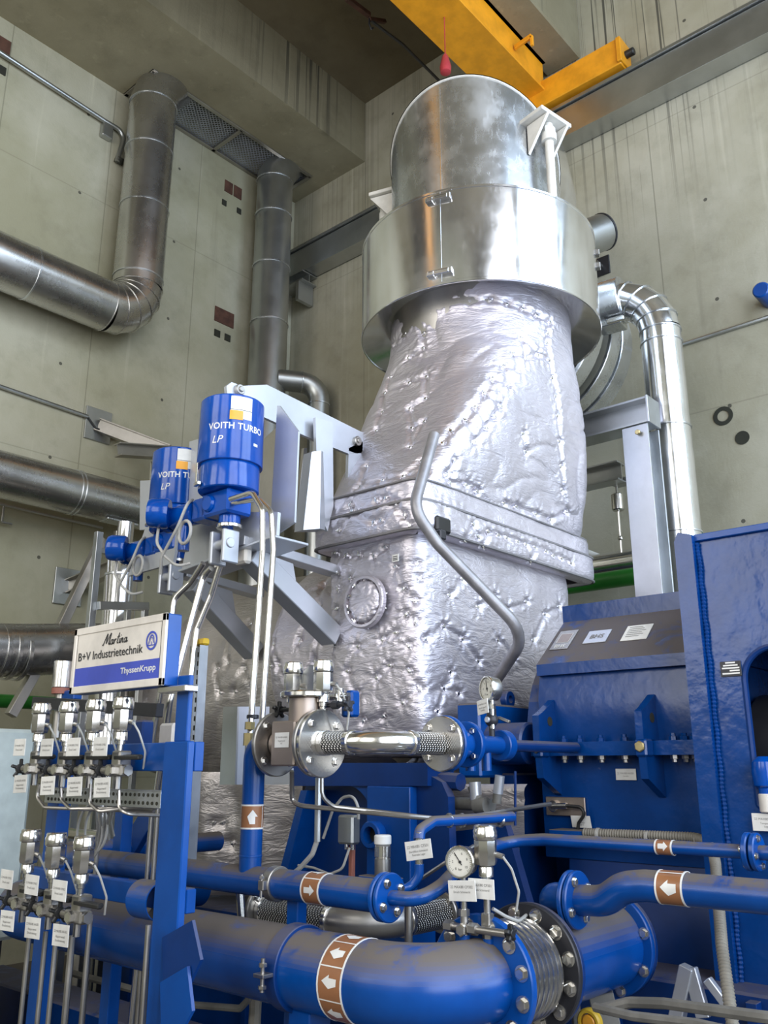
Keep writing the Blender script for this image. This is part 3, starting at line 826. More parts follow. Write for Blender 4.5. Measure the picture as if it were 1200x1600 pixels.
def band(z0, z1, R, ox, seed, studs, name, nx=13):
    rows = [[V((x, y, z0+(z1-z0)*i/(R-1))) for x, y in section(CX0, CY0, .90+ox, .36+ox, nx, NU)] for i in range(R)]
    quilt(name, rows, turb, M['fab'], studs, .022, .012, seed, edge=.22, wr=.6, lip=.09)
band(2.975, 3.125, 14, .02, 5.0, st_fl[:11] + st_fl[-4:], 'flange_jacket')
band(2.83, 3.01, 16, .045, 9.0, st_fl[4:30], 'flange_jacket')
def seam_line(z, ox, r):  # dark tube imitating the shaded gap between two jacket bands
    add('seam_shade', MB().tube([V((x, y, z)) for x, y in section(CX0, CY0, .90+ox, .36+ox, 13, 160)]*1 + [V((*section(CX0, CY0, .90+ox, .36+ox, 13, 160)[0], z))], r, 6, cap=False), M['seam'], turb)
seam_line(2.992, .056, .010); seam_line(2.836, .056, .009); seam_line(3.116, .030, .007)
q_ = at(689,819,y=2.70)
add('torn_hole', MB().box(q_+V((.02,.03,0)), (.12,.08,.085), .01), M['black'], turb)
st_lo = [(525,862),(541,868),(562,865),(584,870),(603,855),(528,895),(548,905),(530,920),(528,950),(527,980),(525,1010),(600,1000),(620,990),(560,1010),(545,1050),(590,1060),(610,1040),(640,1010),(650,880),(655,905),(650,940),(648,970),(662,1000),(640,1050),(655,1075),(630,1100),(540,1100),(560,1085),
 (700,930),(720,905),(745,950),(770,930),(790,955),(820,940),(850,960),(690,980),(720,1000),(745,1035),(700,1050),(690,1075),(775,1000),(800,1030),(830,1000),(870,950),(680,1110),(715,1085),(600,1120),(570,1125),(620,885),(632,920),(635,960)]
rows = []; RL = 120
for i in range(RL):
    t = i/(RL-1); z = 1.70 + (2.86-1.70)*t
    g_ = .93+.07*t if t > .2 else .80+.13*(t/.2)**.6+.014
    rows.append([V((x, y, z)) for x, y in section(4.28, CY0+.02, .79*g_+.01, .335*g_, 13, NU)])
quilt('lower_jacket', rows, turb, M['fab'], st_lo, .024, .016, 13.0, edge=.06, nb=0, seam=.007, wr=.55)
# round laced cover on the near-left face
c = V((3.43, 3.145, 2.50)); R0 = .128
rows = []
for i in range(18):
    r = R0*i/17+.001; h = .035*(1-(i/17)**6)
    rows.append([c + V((-h+.02, math.cos(a)*r, math.sin(a)*r)) for a in [2*PI*j/72 for j in range(72)]])
quilt('access_cover', rows, turb, M['fab'], [(580+39*math.cos(a), 940+42*math.sin(a)) for a in [2*PI*k/12+.2 for k in range(12)]], .004, .006, 2.0, edge=0, axis_c=lambda p: c+V((.3,0,0)), wr=.4)
add('cover_strap', MB().ring(c+V((.03,0,0)), c+V((-.005,0,0)), R0-.004, R0+.016, 48, .006), M['fab'], turb)
# small paper tag on the cloth
tg = at(618,872,x=3.44)
tg_ = add('paper_tag', MB().box(tg, (.004,.045,.04), .001), M['white'], turb)
mk = MB()
for yy in (.008, -.002, -.010): mk.box(tg+V((-.003,0,yy)), (.001,.03,.004), 0)
add('lettering', mk, M['ink'], tg_)
# rear casing: fat laced cylinders further along the shaft
def barrel(y0, y1, r, zc, seed, studs, R=70, N=170, cx=4.42, mat='fab', sq=1.0):
    rows = [[V((cx+r*math.cos(a), y0+(y1-y0)*i/(R-1), zc+sq*r*math.sin(a))) for a in [2*PI*j/N for j in range(N)]] for i in range(R)]
    quilt('casing_jacket', rows, turb, M[mat], studs, .045, .03, seed, edge=.10, axis_c=lambda p: V((cx, p.y, zc)))
st_b = [(440,900),(452,870),(470,905),(490,880),(505,870),(448,940),(480,940),(500,950),(510,920),(490,970),(505,990),(470,1000),(495,1030),(508,1060),(430,1010),(425,1042),(440,1040),(485,1060),(460,1075),(500,1100)]
barrel(3.40, 4.02, .86, 2.28, 21.0, st_b, sq=.80)
st_c = [(395,1020),(360,1035),(340,1045),(385,1045),(395,975),(392,1000),(345,970),(370,1083),(345,1080),(365,990),(400,1080)]
barrel(3.98, 5.3, .72, 2.22, 27.0, st_c, mat='fabd')
barrel(5.2, 6.2, .50, 2.10, 31.0, [(330,950),(345,940)], R=40, mat='fabd')
m = MB().cyl((4.42,3.42,2.2),(4.42,6.2,2.2),.42,40); add('casing', m, M['steeld'], turb)
# plain grey skirt sheet below the left face
# inner steel body closes the neck and the casing
m = MB().lathe([(0,2.9),(.34,2.9),(.50,4.2),(.57,4.8),(0,4.8)], (CX1-.1,CY1,0), Z, 40); add('neck_pipe', m, M['steeld'], turb)
for a in (0,):
    pass
# lower dusty cloth hanging under the casing behind the pipes
rows = [[V((3.62+.05*math.sin(j*.3)+.10*i/24, 3.75+1.0*j/40, 1.62-.72*i/24)) for j in range(41)] for i in range(25)]
quilt('hanging_cloth', rows, turb, M['fabd'], [(333,1282),(347,1284),(360,1320),(330,1320)], .03, .03, 41.0, closed=False, edge=.1, axis_c=lambda p: p+V((1,0,0)))
# bent grey drain tube up the corner of the casing
o = add('drain_tube', MB().tube([V((3.50,2.70,3.36)), at(646,795,k=4.42), at(684,850,k=4.40), at(822,992,k=4.35), at(773,1066,k=4.62)], .030, 16, .16), M['tube'])
tag(o, 'bent grey drain tube running down across the front corner of the insulated casing', 'tube')
p = at(685,843,k=4.44)
t = thing('tube_clip', 'small dark clip holding the bent grey tube near a torn hole in the cloth', 'clip', p)
add('clip', MB().box(p+V((0,0,.02)), (.05,.07,.05), .006), M['blackst'], t)
add('bolt', MB().hexbolt(p+V((-.03,0,.02)), -X, .012, .01), M['steel'], t)

# ---------------------------------------------------------------- clad ring and exhaust elbow on top of the neck
ex = thing('exhaust_pipe', 'tall aluminium clad exhaust pipe with a wide cladding ring standing on the insulated neck', 'pipe', (CX1, CY1, 4.5))
zr0, zr1, RR = 4.50, 5.16, .822
m = MB().lathe([(.60,zr0+.10),(RR-.004,zr0),(RR,zr0+.004),(RR,zr1-.006),(RR-.006,zr1),(.55,zr1+.05)], (CX1,CY1,0), Z, 96)
add('ring_cladding', m, M['alu'], ex, sharp=25)
m = MB().ring((CX1,CY1,zr0-.012),(CX1,CY1,zr0+.012),RR-.004,RR+.005,96,.003).ring((CX1,CY1,zr1-.012),(CX1,CY1,zr1+.008),RR-.004,RR+.005,96,.003)
add('ring_edge', m, M['alu'], ex)
RD, RB, zb = .612, .70, 5.44
BD = V((math.cos(math.radians(21)), math.sin(math.radians(21)), 0)); BS = V((-BD.y, BD.x, 0)); XC = V((CX1, CY1, 0))
def mitre(phi, r, dlt, N=72):
    phi, dlt = math.radians(phi), math.radians(dlt)
    """ellipse where two bend segments meet; the bend leads away along BD"""
    out = []
    for j in range(N):
        a = 2*PI*j/N; q = (RB + r*math.cos(a))/math.cos(dlt)
        out.append(XC + BD*(RB - q*math.cos(phi)) + BS*(r*math.sin(a)) + Z*(zb + q*math.sin(phi)))
    return out
def seg_shell(name, loops, mat):
    m = MB(); N = len(loops[0]); vs = [p for l in loops for p in l]
    fs = [(k*N+i, k*N+(i+1)%N, (k+1)*N+(i+1)%N, (k+1)*N+i) for k in range(len(loops)-1) for i in range(N)]
    fs.append(tuple(range(len(vs)-N, len(vs))))
    m.raw(vs, fs); return add(name, m, mat, ex, sharp=8)
base = [XC - BD*(RD*math.cos(2*PI*j/72)) + BS*(RD*math.sin(2*PI*j/72)) + Z*5.1 for j in range(72)]
l1 = mitre(30, RD, 30)
rE = RD + .012
le = []
for j in range(72):
    a = 2*PI*j/72; p = XC + BS*(rE*math.sin(a)) + Z*(zb + RB + rE*math.cos(a))
    le.append(p + BD*(RB+.25))
seg_shell('pipe_cladding', [base, l1], M['alud'])
seg_shell('elbow_cladding', [mitre(30, rE, 30), mitre(75, rE, 15), le], M['alu'])
m = MB()
for i in range(72):
    pass
m.tube(l1 + l1[:1], .008, 6, cap=False); add('mitre_bead', m, M['whitep'], ex)
def vseam(az, r, z0, z1, w=.010):
    d = V((math.cos(az), math.sin(az), 0)); return MB().bar(V((CX1,CY1,0))+d*(r+.001)+Z*z0, V((CX1,CY1,0))+d*(r+.001)+Z*z1, w, .006, .001, d)
# the sheet seams sit left of the middle as one looks at the pipe
back = math.atan2(-CY1, -CX1)
azs = back - math.asin(.36)
add('sheet_seam', vseam(azs, RD, 5.12, 6.16), M['alu'], ex)
add('sheet_seam', vseam(back - math.asin(.27), RR, zr0, zr1), M['alu'], ex)
for zz in (zr0+.07, zr1-.06):
    a = back - math.asin(.29); d = V((math.cos(a), math.sin(a), 0)); s_ = V((-d.y, d.x, 0)); p = V((CX1,CY1,zz)) + d*(RR+.012)
    la = add('toggle_latch', MB().box(p+s_*.04, (.03,.11,.035), .004, (d,s_,Z)).box(p-s_*.05, (.025,.05,.03), .004, (d,s_,Z)), M['alu'], ex)
    add('wire_loop', MB().tube([p+d*.018+s_*.07+Z*.012, p+d*.018-s_*.06+Z*.012, p+d*.018-s_*.06-Z*.012, p+d*.018+s_*.07-Z*.012, p+d*.018+s_*.07+Z*.012], .004, 6), M['steel'], la)
# right end of the ring: latch bumps
for zz in (zr1-.12, zr1-.22):
    a = back + math.asin(.985); d = V((math.cos(a), math.sin(a), 0)); add('toggle_latch', MB().box(V((CX1,CY1,zz))+d*(RR+.012), (.03,.05,.04), .004, (d, V((-d.y,d.x,0)), Z)), M['steeld'], ex)
# white tie rods of the expansion joint
def tie_rod(dirv, z0, z1, h):
    d = V(dirv).normalized(); s_ = V((-d.y, d.x, 0)); c0 = V((CX1,CY1,0))
    r = RD+.10
    br = MB().box(c0+d*(RD+.05)+Z*(z1+.02), (.26,.30,.03), .004, (d,s_,Z))
    br.prism([c0+d*RD+s_*.10+Z*z1, c0+d*(RD+.18)+s_*.10+Z*z1, c0+d*RD+s_*.10+Z*(z1-h)], s_*.02)
    br.prism([c0+d*RD-s_*.10+Z*z1, c0+d*(RD+.18)-s_*.10+Z*z1, c0+d*RD-s_*.10+Z*(z1-h)], s_*.02)
    b_ = add('tie_bracket', br, M['whitep'], ex)
    p = c0+d*(RD+.10)
    add('nut', MB().lathe([(0,0),(.045,0),(.045,.05),(0,.05)], p+Z*(z1-.08), Z, 6).cyl(p+Z*(z1-.14), p+Z*(z1-.08), .052, 16), M['whitep'], b_)
    add('tie_rod', MB().cyl(p+Z*z0, p+Z*(z1+.0), .030, 16), M['whitep'], ex)
tie_rod((-.18,-1,0), 5.1, 5.83, .22)
tie_rod((-.30,.95,0), 5.1, 5.80, .22)
# ---------------------------------------------------------------- shared small builders
def poly(m, pts, t, **pl):
    """plate cut to a surveyed outline lying in one plane; t = thickness vector"""
    return m.prism([at(a, b, **pl) for a, b in pts], t)
def arrow_pts(L, w):
    return [(-w*.28,-L/2),(w*.28,-L/2),(w*.28,0.02*L),(w*.55,0.02*L),(0,L/2),(-w*.55,0.02*L),(-w*.28,0.02*L)]
def flow_marker(parent, O, A, E, r, L, n=4, flip=False, off=0.0):
    """brown flow label wrapped round a pipe: sleeve, white edges and arrows along the pipe"""
    A = V(A).normalized(); O = V(O)
    s = add('flow_marker', MB().ring(O-A*L/2, O+A*L/2, r-.002, r+.0012, 40, 0), M['marker'], parent)
    m = MB()
    for q in (-1, 1): m.ring(O+A*(L/2*q)-A*.003, O+A*(L/2*q)+A*.003, r, r+.002, 40, 0)
    circ = 2*PI*r
    for k in range(n):
        x0 = circ*(k/n + off)
        ap = [(x0+a, b*(-1 if flip else 1)) for a, b in arrow_pts(L*.62, min(circ/n*.42, L*.55))]
        g = wrapped((ap, [tuple(range(7))]), O, A, E, r+.0022); m.raw(g.v, g.f)
        g = wrapped(rect2(x0+circ/n/2-.002, -L/2, x0+circ/n/2+.002, L/2), O, A, E, r+.002); m.raw(g.v, g.f)
    add('arrow', m, M['white'], s)
    return s
def flange(parent, c, A, r, t, nb, mat, bolt='steel', rb=None, br=.014, both=False, name='flange', phase=0.2):
    """bolted disc centred at c, axis A; bolt heads on the +A side"""
    c = V(c); A = V(A).normalized(); e, w_ = perp(A)
    f = add(name, MB().lathe([(0,-t/2),(r-.004,-t/2),(r,-t/2+.004),(r,t/2-.004),(r-.004,t/2),(0,t/2)], c, A, 56), M[mat], parent)
    rb = rb or r*.82
    m0 = None
    for i in range(nb):
        a = 2*PI*i/nb+phase; p = c + (e*math.cos(a)+w_*math.sin(a))*rb
        m = MB().cyl(p+A*(t/2-.002), p+A*(t/2+.003), br*1.35, 16).hexbolt(p+A*(t/2+.003), A, br, br*.7)
        if both: m.cyl(p-A*(t/2+.02), p-A*t/2, br*.6, 10).hexbolt(p-A*t/2, -A, br, br*.8)
        add('bolt', m, M[bolt], f)
    return f
def text_lines(m, c, ux, uy, wid, lines):
    """small print: lines = [(text, height)] stacked about the centre"""
    tot = sum(h*1.5 for _, h in lines); y = tot/2
    for tx, h in lines:
        if not tx: y -= h*1.5; continue
        vs, fs = text_geo(tx, 1.0); mx = max(v[0] for v in vs)-min(v[0] for v in vs)
        s_ = min(h*1.3, wid/mx); y -= h*.75
        flat_marks(m, (vs, fs), c, ux, uy, .0012, s_, 0, y); y -= h*.75
PLATE_TXT = {}
def fit(geo, wid, hgt):
    vs, fs = geo; x0 = min(v[0] for v in vs); x1 = max(v[0] for v in vs); y0 = min(v[1] for v in vs); y1 = max(v[1] for v in vs)
    return [((v[0]-(x0+x1)/2)*wid/(x1-x0), (v[1]-(y0+y1)/2)*hgt/(y1-y0)) for v in vs], fs
def name_plate(parent, c, ux, uy, w, h, lines=('22 MAX80 CP302', 'Druck Leitöl', 'Turbine')):
    """engraved white name plate with grey code and two lines of small print"""
    c = V(c); ux = V(ux).normalized(); n = ux.cross(V(uy)).normalized(); uy = n.cross(ux)
    o = add('name_plate', MB().box(c, (w, h, .003), .0008, (ux, uy, n)), M['white'], parent)
    m = MB(); text_lines(m, c+n*.001, ux, uy, w*.82, [(lines[0], h*.20)] + [(l, h*.12) for l in lines[1:]])
    add('lettering', m, M['inkgrey'], o)
    return o

# ---------------------------------------------------------------- hydraulic actuators and their lever gear
AX, AY, AZ = 2.73, 3.45, 3.05
def actuator(label, loc):
    t = thing('hydraulic_actuator', label, 'actuator', loc, 'blue hydraulic actuators on the valve bracket')
    o = V(loc)
    add('cylinder', MB().lathe([(0,.16),(.150,.16),(.156,.166),(.156,.30),(.150,.315),(0,.315)], o, Z, 56), M['bright'], t)
    add('hood', MB().lathe([(.150,.300),(.168,.300),(.170,.304),(.166,.645),(.160,.652),(0,.66)], o, Z, 64), M['bright'], t)
    e = V((-.62,-.784,0)).normalized()
    r = .1675
    def mark(name, geo, mat, x, z, par=None, lift=.0012):
        vs, fs = geo; vs = [(a+x, b+z) for a, b in vs]
        rz = .1702 - (z+sum(b for a, b in geo[0])/len(geo[0])-.304)/.341*.004
        add(name, wrapped((vs, fs), o, Z, e, rz+lift), mat, par or t)
    mark('label', rect2(-.010,.515,.105,.637), M['white'], 0, 0)
    mark('warning_label', rect2(-.014,.508,.055,.558), M['amber'], 0, 0, lift=.002)
    mark('label_line', rect2(-.010,.562,.105,.5645), M['ink'], 0, 0, lift=.002)
    mark('lettering', fit(text_geo('VOITH TURBO', 1, 0, 1.05, .02), .31, .036), M['white'], .028, .474)
    mark('lettering', text_geo('LP', .056, .25, 1.0, 0), M['white'], -.075, .398)
    mark('nozzle_mark', rect2(.125,.385,.155,.400), M['white'], 0, 0)
    add('valve_block', MB().box(o+V((0,.01,.10)), (.16,.22,.13), .012).box(o+V((-.02,.14,.09)), (.12,.12,.12), .012), M['bright'], t)
    cv = add('round_cover', MB().lathe([(0,-.02),(.045,-.02),(.045,0),(.036,.012),(0,.012)], o+V((-.085,.05,.10)), -X, 24), M['bright'], t)
    add('rod_gland', MB().cyl(o+V((0,-.02,-.01)), o+V((0,-.02,.04)), .055, 24), M['bright'], t)
    add('gland_ring', MB().cyl(o+V((0,-.02,-.03)), o+V((0,-.02,-.008)), .066, 28, .004), M['steel'], t)
    add('rod', MB().bar(o+V((0,-.01,-.15)), o+V((0,-.01,-.02)), .035, .05), M['bright'], t)
    ey = MB().box(o+V((-.02,-.06,-.13)), (.10,.024,.17), .012).box(o+V((-.02,.035,-.13)), (.10,.024,.17), .012)
    ey.cyl(o+V((-.03,-.08,-.115)), o+V((-.03,.055,-.115)), .026, 18, .003); add('clevis', ey, M['plate'], t)
    mo = add('drive_motor', MB().cyl(o+V((-.04,.40,.09)), o+V((-.04,.20,.09)), .062, 28, .008).cyl(o+V((-.04,.42,.09)), o+V((-.04,.46,.09)), .068, 28, .008).cyl(o+V((-.04,.3,-.1)), o+V((-.04,.3,.06)), .03, 18), M['bright'], t)
    add('motor_cap', MB().lathe([(0,0),(.075,0),(.08,.01),(.08,.09),(.07,.11),(0,.11)], o+V((-.10,.36,.10)), V((-.6,.6,.05)), 28), M['bright'], mo)
    add('cable', MB().tube([o+V((-.12,.42,.06)), o+V((-.14,.40,-.06)), o+V((-.12,.34,-.14)), o+V((-.10,.26,-.20)), o+V((-.05,.22,-.18))], .008, 8, .08), M['lightgrey'], mo)
    add('cable', MB().tube([o+V((-.06,.22,.16)), o+V((-.12,.18,.12)), o+V((-.14,.22,0)), o+V((-.13,.36,-.14)), o+V((-.10,.40,-.22))], .008, 8, .08), M['lightgrey'], mo)
    ri = MB(); ri.tube([o+V((-.11, .20+.05*math.cos(a), -.03+.06*math.sin(a))) for a in [2*PI*i/20 for i in range(21)]], .009, 8, cap=False); add('cable_loop', ri, M['lightgrey'], mo)
    sg = MB().bar(o+V((-.165,.055,.30)), o+V((-.165,.055,.19)), .014, .006, .001, X).bar(o+V((-.16,.07,.185)), o+V((-.172,.02,.185)), .02,.02); add('position_scale', sg, M['steel'], t)
    return t
a1 = actuator('front blue cylinder actuator in front of the silver lever plates', (AX, AY, AZ-.21))
a2 = clone(a1, (3.02, 4.30, AZ-.21), 'rear blue cylinder actuator, half hidden behind a grey plate on the left')
# lever plates
t = thing('lever_gear', 'silver lever plates, links and shields linking the blue actuators to the turbine', 'lever', (3.1, 3.5, 2.6))
def lever(y, nm):
    m = MB(); pl = dict(y=y)
    poly(m, [(354,603),(362,597),(378,603),(417,601),(567,676),(567,708),(545,709),(490,687),(411,651),(380,640),(357,632)], V((0,.022,0)), **pl)
    poly(m, [(545,700),(567,690),(563,800),(542,800)], V((0,.022,0)), **pl)
    o = add(nm, m, M['plate'], t)
    for px, py in ((372,610),(509,672),(556,690)):
        p = at(px, py, y=y); add('pivot_pin', MB().cyl(p-Y*.025, p+Y*.03, .030, 20, .004).cyl(p-Y*.034, p, .016, 12, .003), M['steeld'], o)
    return o
lever(3.42, 'lever_plate'); lever(3.56, 'lever_plate')
m = MB(); poly(m, [(493,652),(520,660),(521,790),(512,830),(497,800)], V((0,.02,0)), y=3.36); add('link_plate', m, M['plate'], t)
m = MB(); a, b, c, d = at(487,706,y=3.28), at(505,706,y=3.28), at(508,828,y=3.28), at(474,828,y=3.28)
m.raw([a,b,c,d, a+Y*.06, b+Y*.06, c+Y*.07, d+Y*.07, (a+b)/2-Y*.03, (c+d)/2-Y*.04], [(0,8,9,3),(8,1,2,9),(1,5,6,2),(0,3,7,4),(4,7,6,5),(3,9,2,6,7),(0,4,5,1,8)])
add('tapered_stand', m, M['plate'], t)
m = MB(); poly(m, [(433,634),(437,634),(466,674),(460,816),(420,843),(424,790)], V((.012,0,0)), x=2.92); add('heat_shield', m, M['plate'], t)
m = MB(); poly(m, [(408,690),(440,660),(438,800),(404,815)], V((.012,0,0)), x=3.15); add('heat_shield', m, M['steeld'], t)
m = MB(); poly(m, [(296,690),(316,684),(316,800),(291,800)], V((.012,0,0)), x=2.98); add('heat_shield', m, M['plate'], t)
m = MB(); poly(m, [(219,751),(243,750),(243,826),(218,828)], V((.012,0,0)), x=2.98); add('heat_shield', m, M['plate'], t)
m = MB(); poly(m, [(465,790),(475,700),(480,700),(478,826),(462,826)], V((0,.02,0)), y=3.60); add('link_plate', m, M['steeld'], t)
# bracket platform
t = thing('valve_bracket', 'silver bracket platform with braces carrying the two blue actuators', 'bracket', (3.0, 3.8, 2.3))
m = MB(); poly(m, [(301,806),(283,893),(300,890),(432,836),(434,800),(380,800)], V((.02,0,0)), x=2.83); add('front_plate', m, M['plate'], t)
m = MB(); poly(m, [(234,806),(200,900),(270,880),(285,800)], V((.02,0,0)), x=2.95); add('front_plate', m, M['plate'], t)
m = MB(); q0, q1 = at(283,893,x=2.80), at(432,838,x=2.80); m.bar(q0+X*.10, q1+X*.10, .24, .014); add('base_plate', m, M['plate'], t)
for dx, dy in ((0,0),(.28,.85)):
    y = 3.42+dy
    a, b = V((2.86+dx,y,2.70)), V((3.48+dx*.6,y,2.34)); m = MB().bar(a, b, .11, .11, .004); add('brace', m, M['plate'], t)
    m = MB().bar((2.80+dx,y+.02,2.76), (3.52+dx*.6,y+.02,2.72), .10, .05, .003); add('arm', m, M['plate'], t)
    m = MB().prism([V((2.98+dx,y-.01,2.72)), V((3.16+dx,y-.01,2.70)), V((3.20+dx,y-.01,2.55)), V((3.02+dx,y-.01,2.62))], V((0,.012,0))); add('gusset', m, M['plate'], t)
add('clamp', MB().box((2.82,3.42,2.68), (.05,.10,.08), .012), M['cream'], t)
name_plate(t, at(342,878,x=2.78), -Y, Z, .07, .05, ('22 MAX30', 'Ventil'))
# stainless oil tubes
def ss_tubes(paths, r, label, base, grp=None):
    for pts, lb in zip(paths, label):
        o = add('oil_tube', MB().tube(pts, r, 14, .07), M['steel'])
        tag(o, lb, 'tube', grp)
ss_tubes([[at(360,780,x=2.64), at(394,769,x=2.64), at(410,795,x=2.62), at(410,860,x=2.62), at(390,1163,x=2.47)],
          [at(362,787,x=2.68), at(404,779,x=2.68), at(424,800,x=2.68), at(427,860,x=2.68), at(408,1150,x=2.58)]], .0135,
         ['left of two bright steel tubes curving down from the front blue actuator', 'right of two bright steel tubes curving down from the front blue actuator'], None, 'bright steel oil tubes')
ss_tubes([[at(330,888,x=2.62), at(318,900,x=2.62), at(300,965,x=2.58), at(266,1095,x=2.50), at(232,1330,x=2.6), at(205,1600,x=2.6)],
          [at(345,880,x=2.75), at(330,930,x=2.75), at(307,985,x=2.72), at(292,1110,x=2.66), at(250,1420,x=2.66)],
          [at(318,880,x=2.75), at(298,910,x=2.75), at(272,935,x=2.72), at(266,990,x=2.7), at(236,1170,x=2.7)]], .016,
         ['nearest steel tube passing close by the right edge of the white sign', 'steel tube nearest the perforated upright strut', 'steel tube disappearing behind the top of the white sign'], None, 'steel tubes behind the sign')
p = at(389,1163,x=2.47)
t = thing('tube_coupling', 'brass tube coupling under the left bright oil tube', 'coupling', p)
add('nut', MB().lathe([(0,0),(.026,0),(.026,.05),(0,.05)], p-Z*.005, Z, 6).lathe([(0,0),(.022,0),(.022,.03),(0,.03)], p+Z*.06, Z, 6), M['brass'], t)
add('stub', MB().cyl(p-Z*.16, p, .017, 14), M['steel'], t)
q = at(395,1120,x=2.5); o = add('tube_clip', MB().ring(q-Z*.008, q+Z*.008, .018, .026, 20, .002), M['blackst']); tag(o, 'dark clip round the left bright oil tube above the brass coupling', 'clip')
# upright perforated strut
t = thing('cable_tray', 'upright perforated zinc cable tray beside the blue rack post', 'cable tray', (2.6,3.2,0))
a, b = at(316,1010,x=2.75), at(303,1215,x=2.75)
m = MB().bar((2.75,a.y,.2), (2.75,a.y,a.z), .085, .012, .001, X).bar((2.73,a.y-.04,.2),(2.73,a.y-.04,a.z),.004,.05,0,X).bar((2.73,a.y+.04,.2),(2.73,a.y+.04,a.z),.004,.05,0,X)
add('channel', m, M['strut'], t)
m = MB()
for i in range(36):
    for dy in (-.02,.0,.02): m.box((2.743, a.y+dy, a.z-.04-i*.045+(.02 if dy==0 else 0)), (.002,.008,.024), 0)
add('slots', m, M['pocket'], t)
add('end_cap', MB().box((2.745,a.y,a.z+.02),(.04,.09,.035),.008), M['yellow'], t)
# grey steel guard plates behind the vertical blue pipe
t = thing('guard_plate', 'grey folded steel guard plates standing behind the upright blue pipe', 'guard plate', (3.0,3.2,1.4))
m = MB(); poly(m, [(349,1104),(371,1104),(367,1226),(343,1226)], V((.012,0,0)), x=3.0); add('side_plate', m, M['galvdull'], t)
m = MB(); poly(m, [(371,1104),(421,1104),(417,1226),(367,1226)], V((0,.012,0)), y=at(371,1104,x=3.0).y); add('front_plate', m, M['plate'], t)
o = add('guard_plate', poly(MB(), [(413,1200),(456,1200),(455,1226),(412,1226)], V((.012,0,0)), x=2.95), M['plate']); tag(o, 'small pale steel plate below the brown valve block beside the blue pipe', 'guard plate')
# ---------------------------------------------------------------- white sign
SX = 1.87; sy0, sy1, sz0, sz1 = 2.675, 3.30, 1.928, 2.188
sc_ = V((SX, (sy0+sy1)/2, (sz0+sz1)/2)); SW, SH = sy1-sy0, sz1-sz0
t = thing('sign_board', 'white company sign with a blue band in a box frame above the instrument rack', 'sign', (SX+.03, sc_.y, sz0))
add('box_body', MB().box(sc_+X*.034, (.062, SW, SH), .004), M['blue'], t)
fr = MB(); b_ = .028
for (cy, cz, wy, wz) in ((0, SH/2-b_/2, SW, b_), (0, -SH/2+b_/2, SW, b_), (SW/2-b_/2*.7, 0, b_*.7, SH), (-SW/2+b_/2*.8, 0, b_*.8, SH)):
    fr.box(sc_+V((.0,cy,cz)), (.012, wy, wz), .002)
add('frame', fr, M['cream'], t)
pn = add('panel', MB().box(sc_+V((.002,0,0)), (.008, SW-.03, SH-.05), .001), M['cream'], t)
U, Wv = -Y, Z; P0 = sc_ - X*.0022
def sgn(m_, geo, dx, dy, s=1.0): flat_marks(m_, geo, P0, U, Wv, .0022, s, dx, dy)
m = MB(); bx0, bx1 = -SW/2+.026, SW/2-.026
flat_poly(m, [(bx0, -SH*.415),(bx1, -SH*.415),(bx1, -SH*.12),(bx0, -SH*.12)], P0-X*.0005, U, Wv); add('blue_band', m, M['signblue'], pn)
m = MB()
for (x0_, y0_, x1_, y1_) in ((bx0,SH*.40,bx1,SH*.408),(bx0,-SH*.12,bx0+.0022,SH*.40),(bx1-.0022,-SH*.12,bx1,SH*.40)):
    flat_poly(m, [(x0_,y0_),(x1_,y0_),(x1_,y1_),(x0_,y1_)], P0-X*.0005, U, Wv)
add('border_line', m, M['ink'], pn)
m = MB()
# swash strokes that make the name read as brush script
def stroke(m_, pts, w):
    for a, b in zip(pts, pts[1:]):
        d = V((b[0]-a[0], b[1]-a[1])).normalized(); n = (-d.y*w/2, d.x*w/2)
        flat_poly(m_, [(a[0]+n[0],a[1]+n[1]),(a[0]-n[0],a[1]-n[1]),(b[0]-n[0],b[1]-n[1]),(b[0]+n[0],b[1]+n[1])], P0, U, Wv, .0022)
def loop(cx, cy, rx, ry): return [(cx+rx*math.cos(PI*2*i/12+.6), cy+ry*math.sin(PI*2*i/12+.6)) for i in range(13)]
SCRIPT = [([(-.12,.08),(.02,.0),(.16,.42),(.40,1.0)],.10),([(.40,1.0),(.46,.55),(.52,.12)],.13),([(.52,.12),(.74,.65),(1.0,1.02)],.08),([(1.0,1.02),(.98,.5),(.96,.06),(1.10,.04),(1.2,.14)],.13),
 (loop(1.42,.22,.17,.21),.085),([(1.62,.45),(1.60,.10),(1.70,.03),(1.82,.12)],.11),([(1.90,.44),(1.86,.02)],.11),([(1.88,.25),(2.02,.43),(2.18,.40)],.09),
 ([(2.46,.92),(2.38,.12),(2.47,.02),(2.58,.10)],.11),([(2.22,.56),(2.66,.62)],.07),([(2.78,.44),(2.75,.10),(2.83,.02),(2.93,.10)],.11),([(2.82,.66),(2.87,.70)],.10),
 ([(3.04,.44),(3.00,.02)],.11),([(3.02,.24),(3.16,.42),(3.28,.40),(3.28,.10),(3.36,.02),(3.46,.10)],.10),(loop(3.72,.22,.17,.21),.085),([(3.92,.45),(3.90,.10),(4.0,.02),(4.16,.14)],.11)]
kx, ky = SW*.295/4.6, SH*.17
for pts, w_ in SCRIPT:
    stroke(m, [(-SW*.155+(a+.34*b)*kx, SH*.175+b*ky) for a, b in pts], w_*kx*1.15)
sgn(m, fit(text_geo('B+V Industrietechnik', 1, 0, 1.0, .004), SW*.71, SH*.125), -SW*.075, SH*.05)
add('lettering', m, M['ink'], pn)
m = MB(); sgn(m, fit(text_geo('ThyssenKrupp', 1, 0, .95, .014), SW*.36, SH*.115), SW*.245, -SH*.25); add('lettering', m, M['white'], pn)
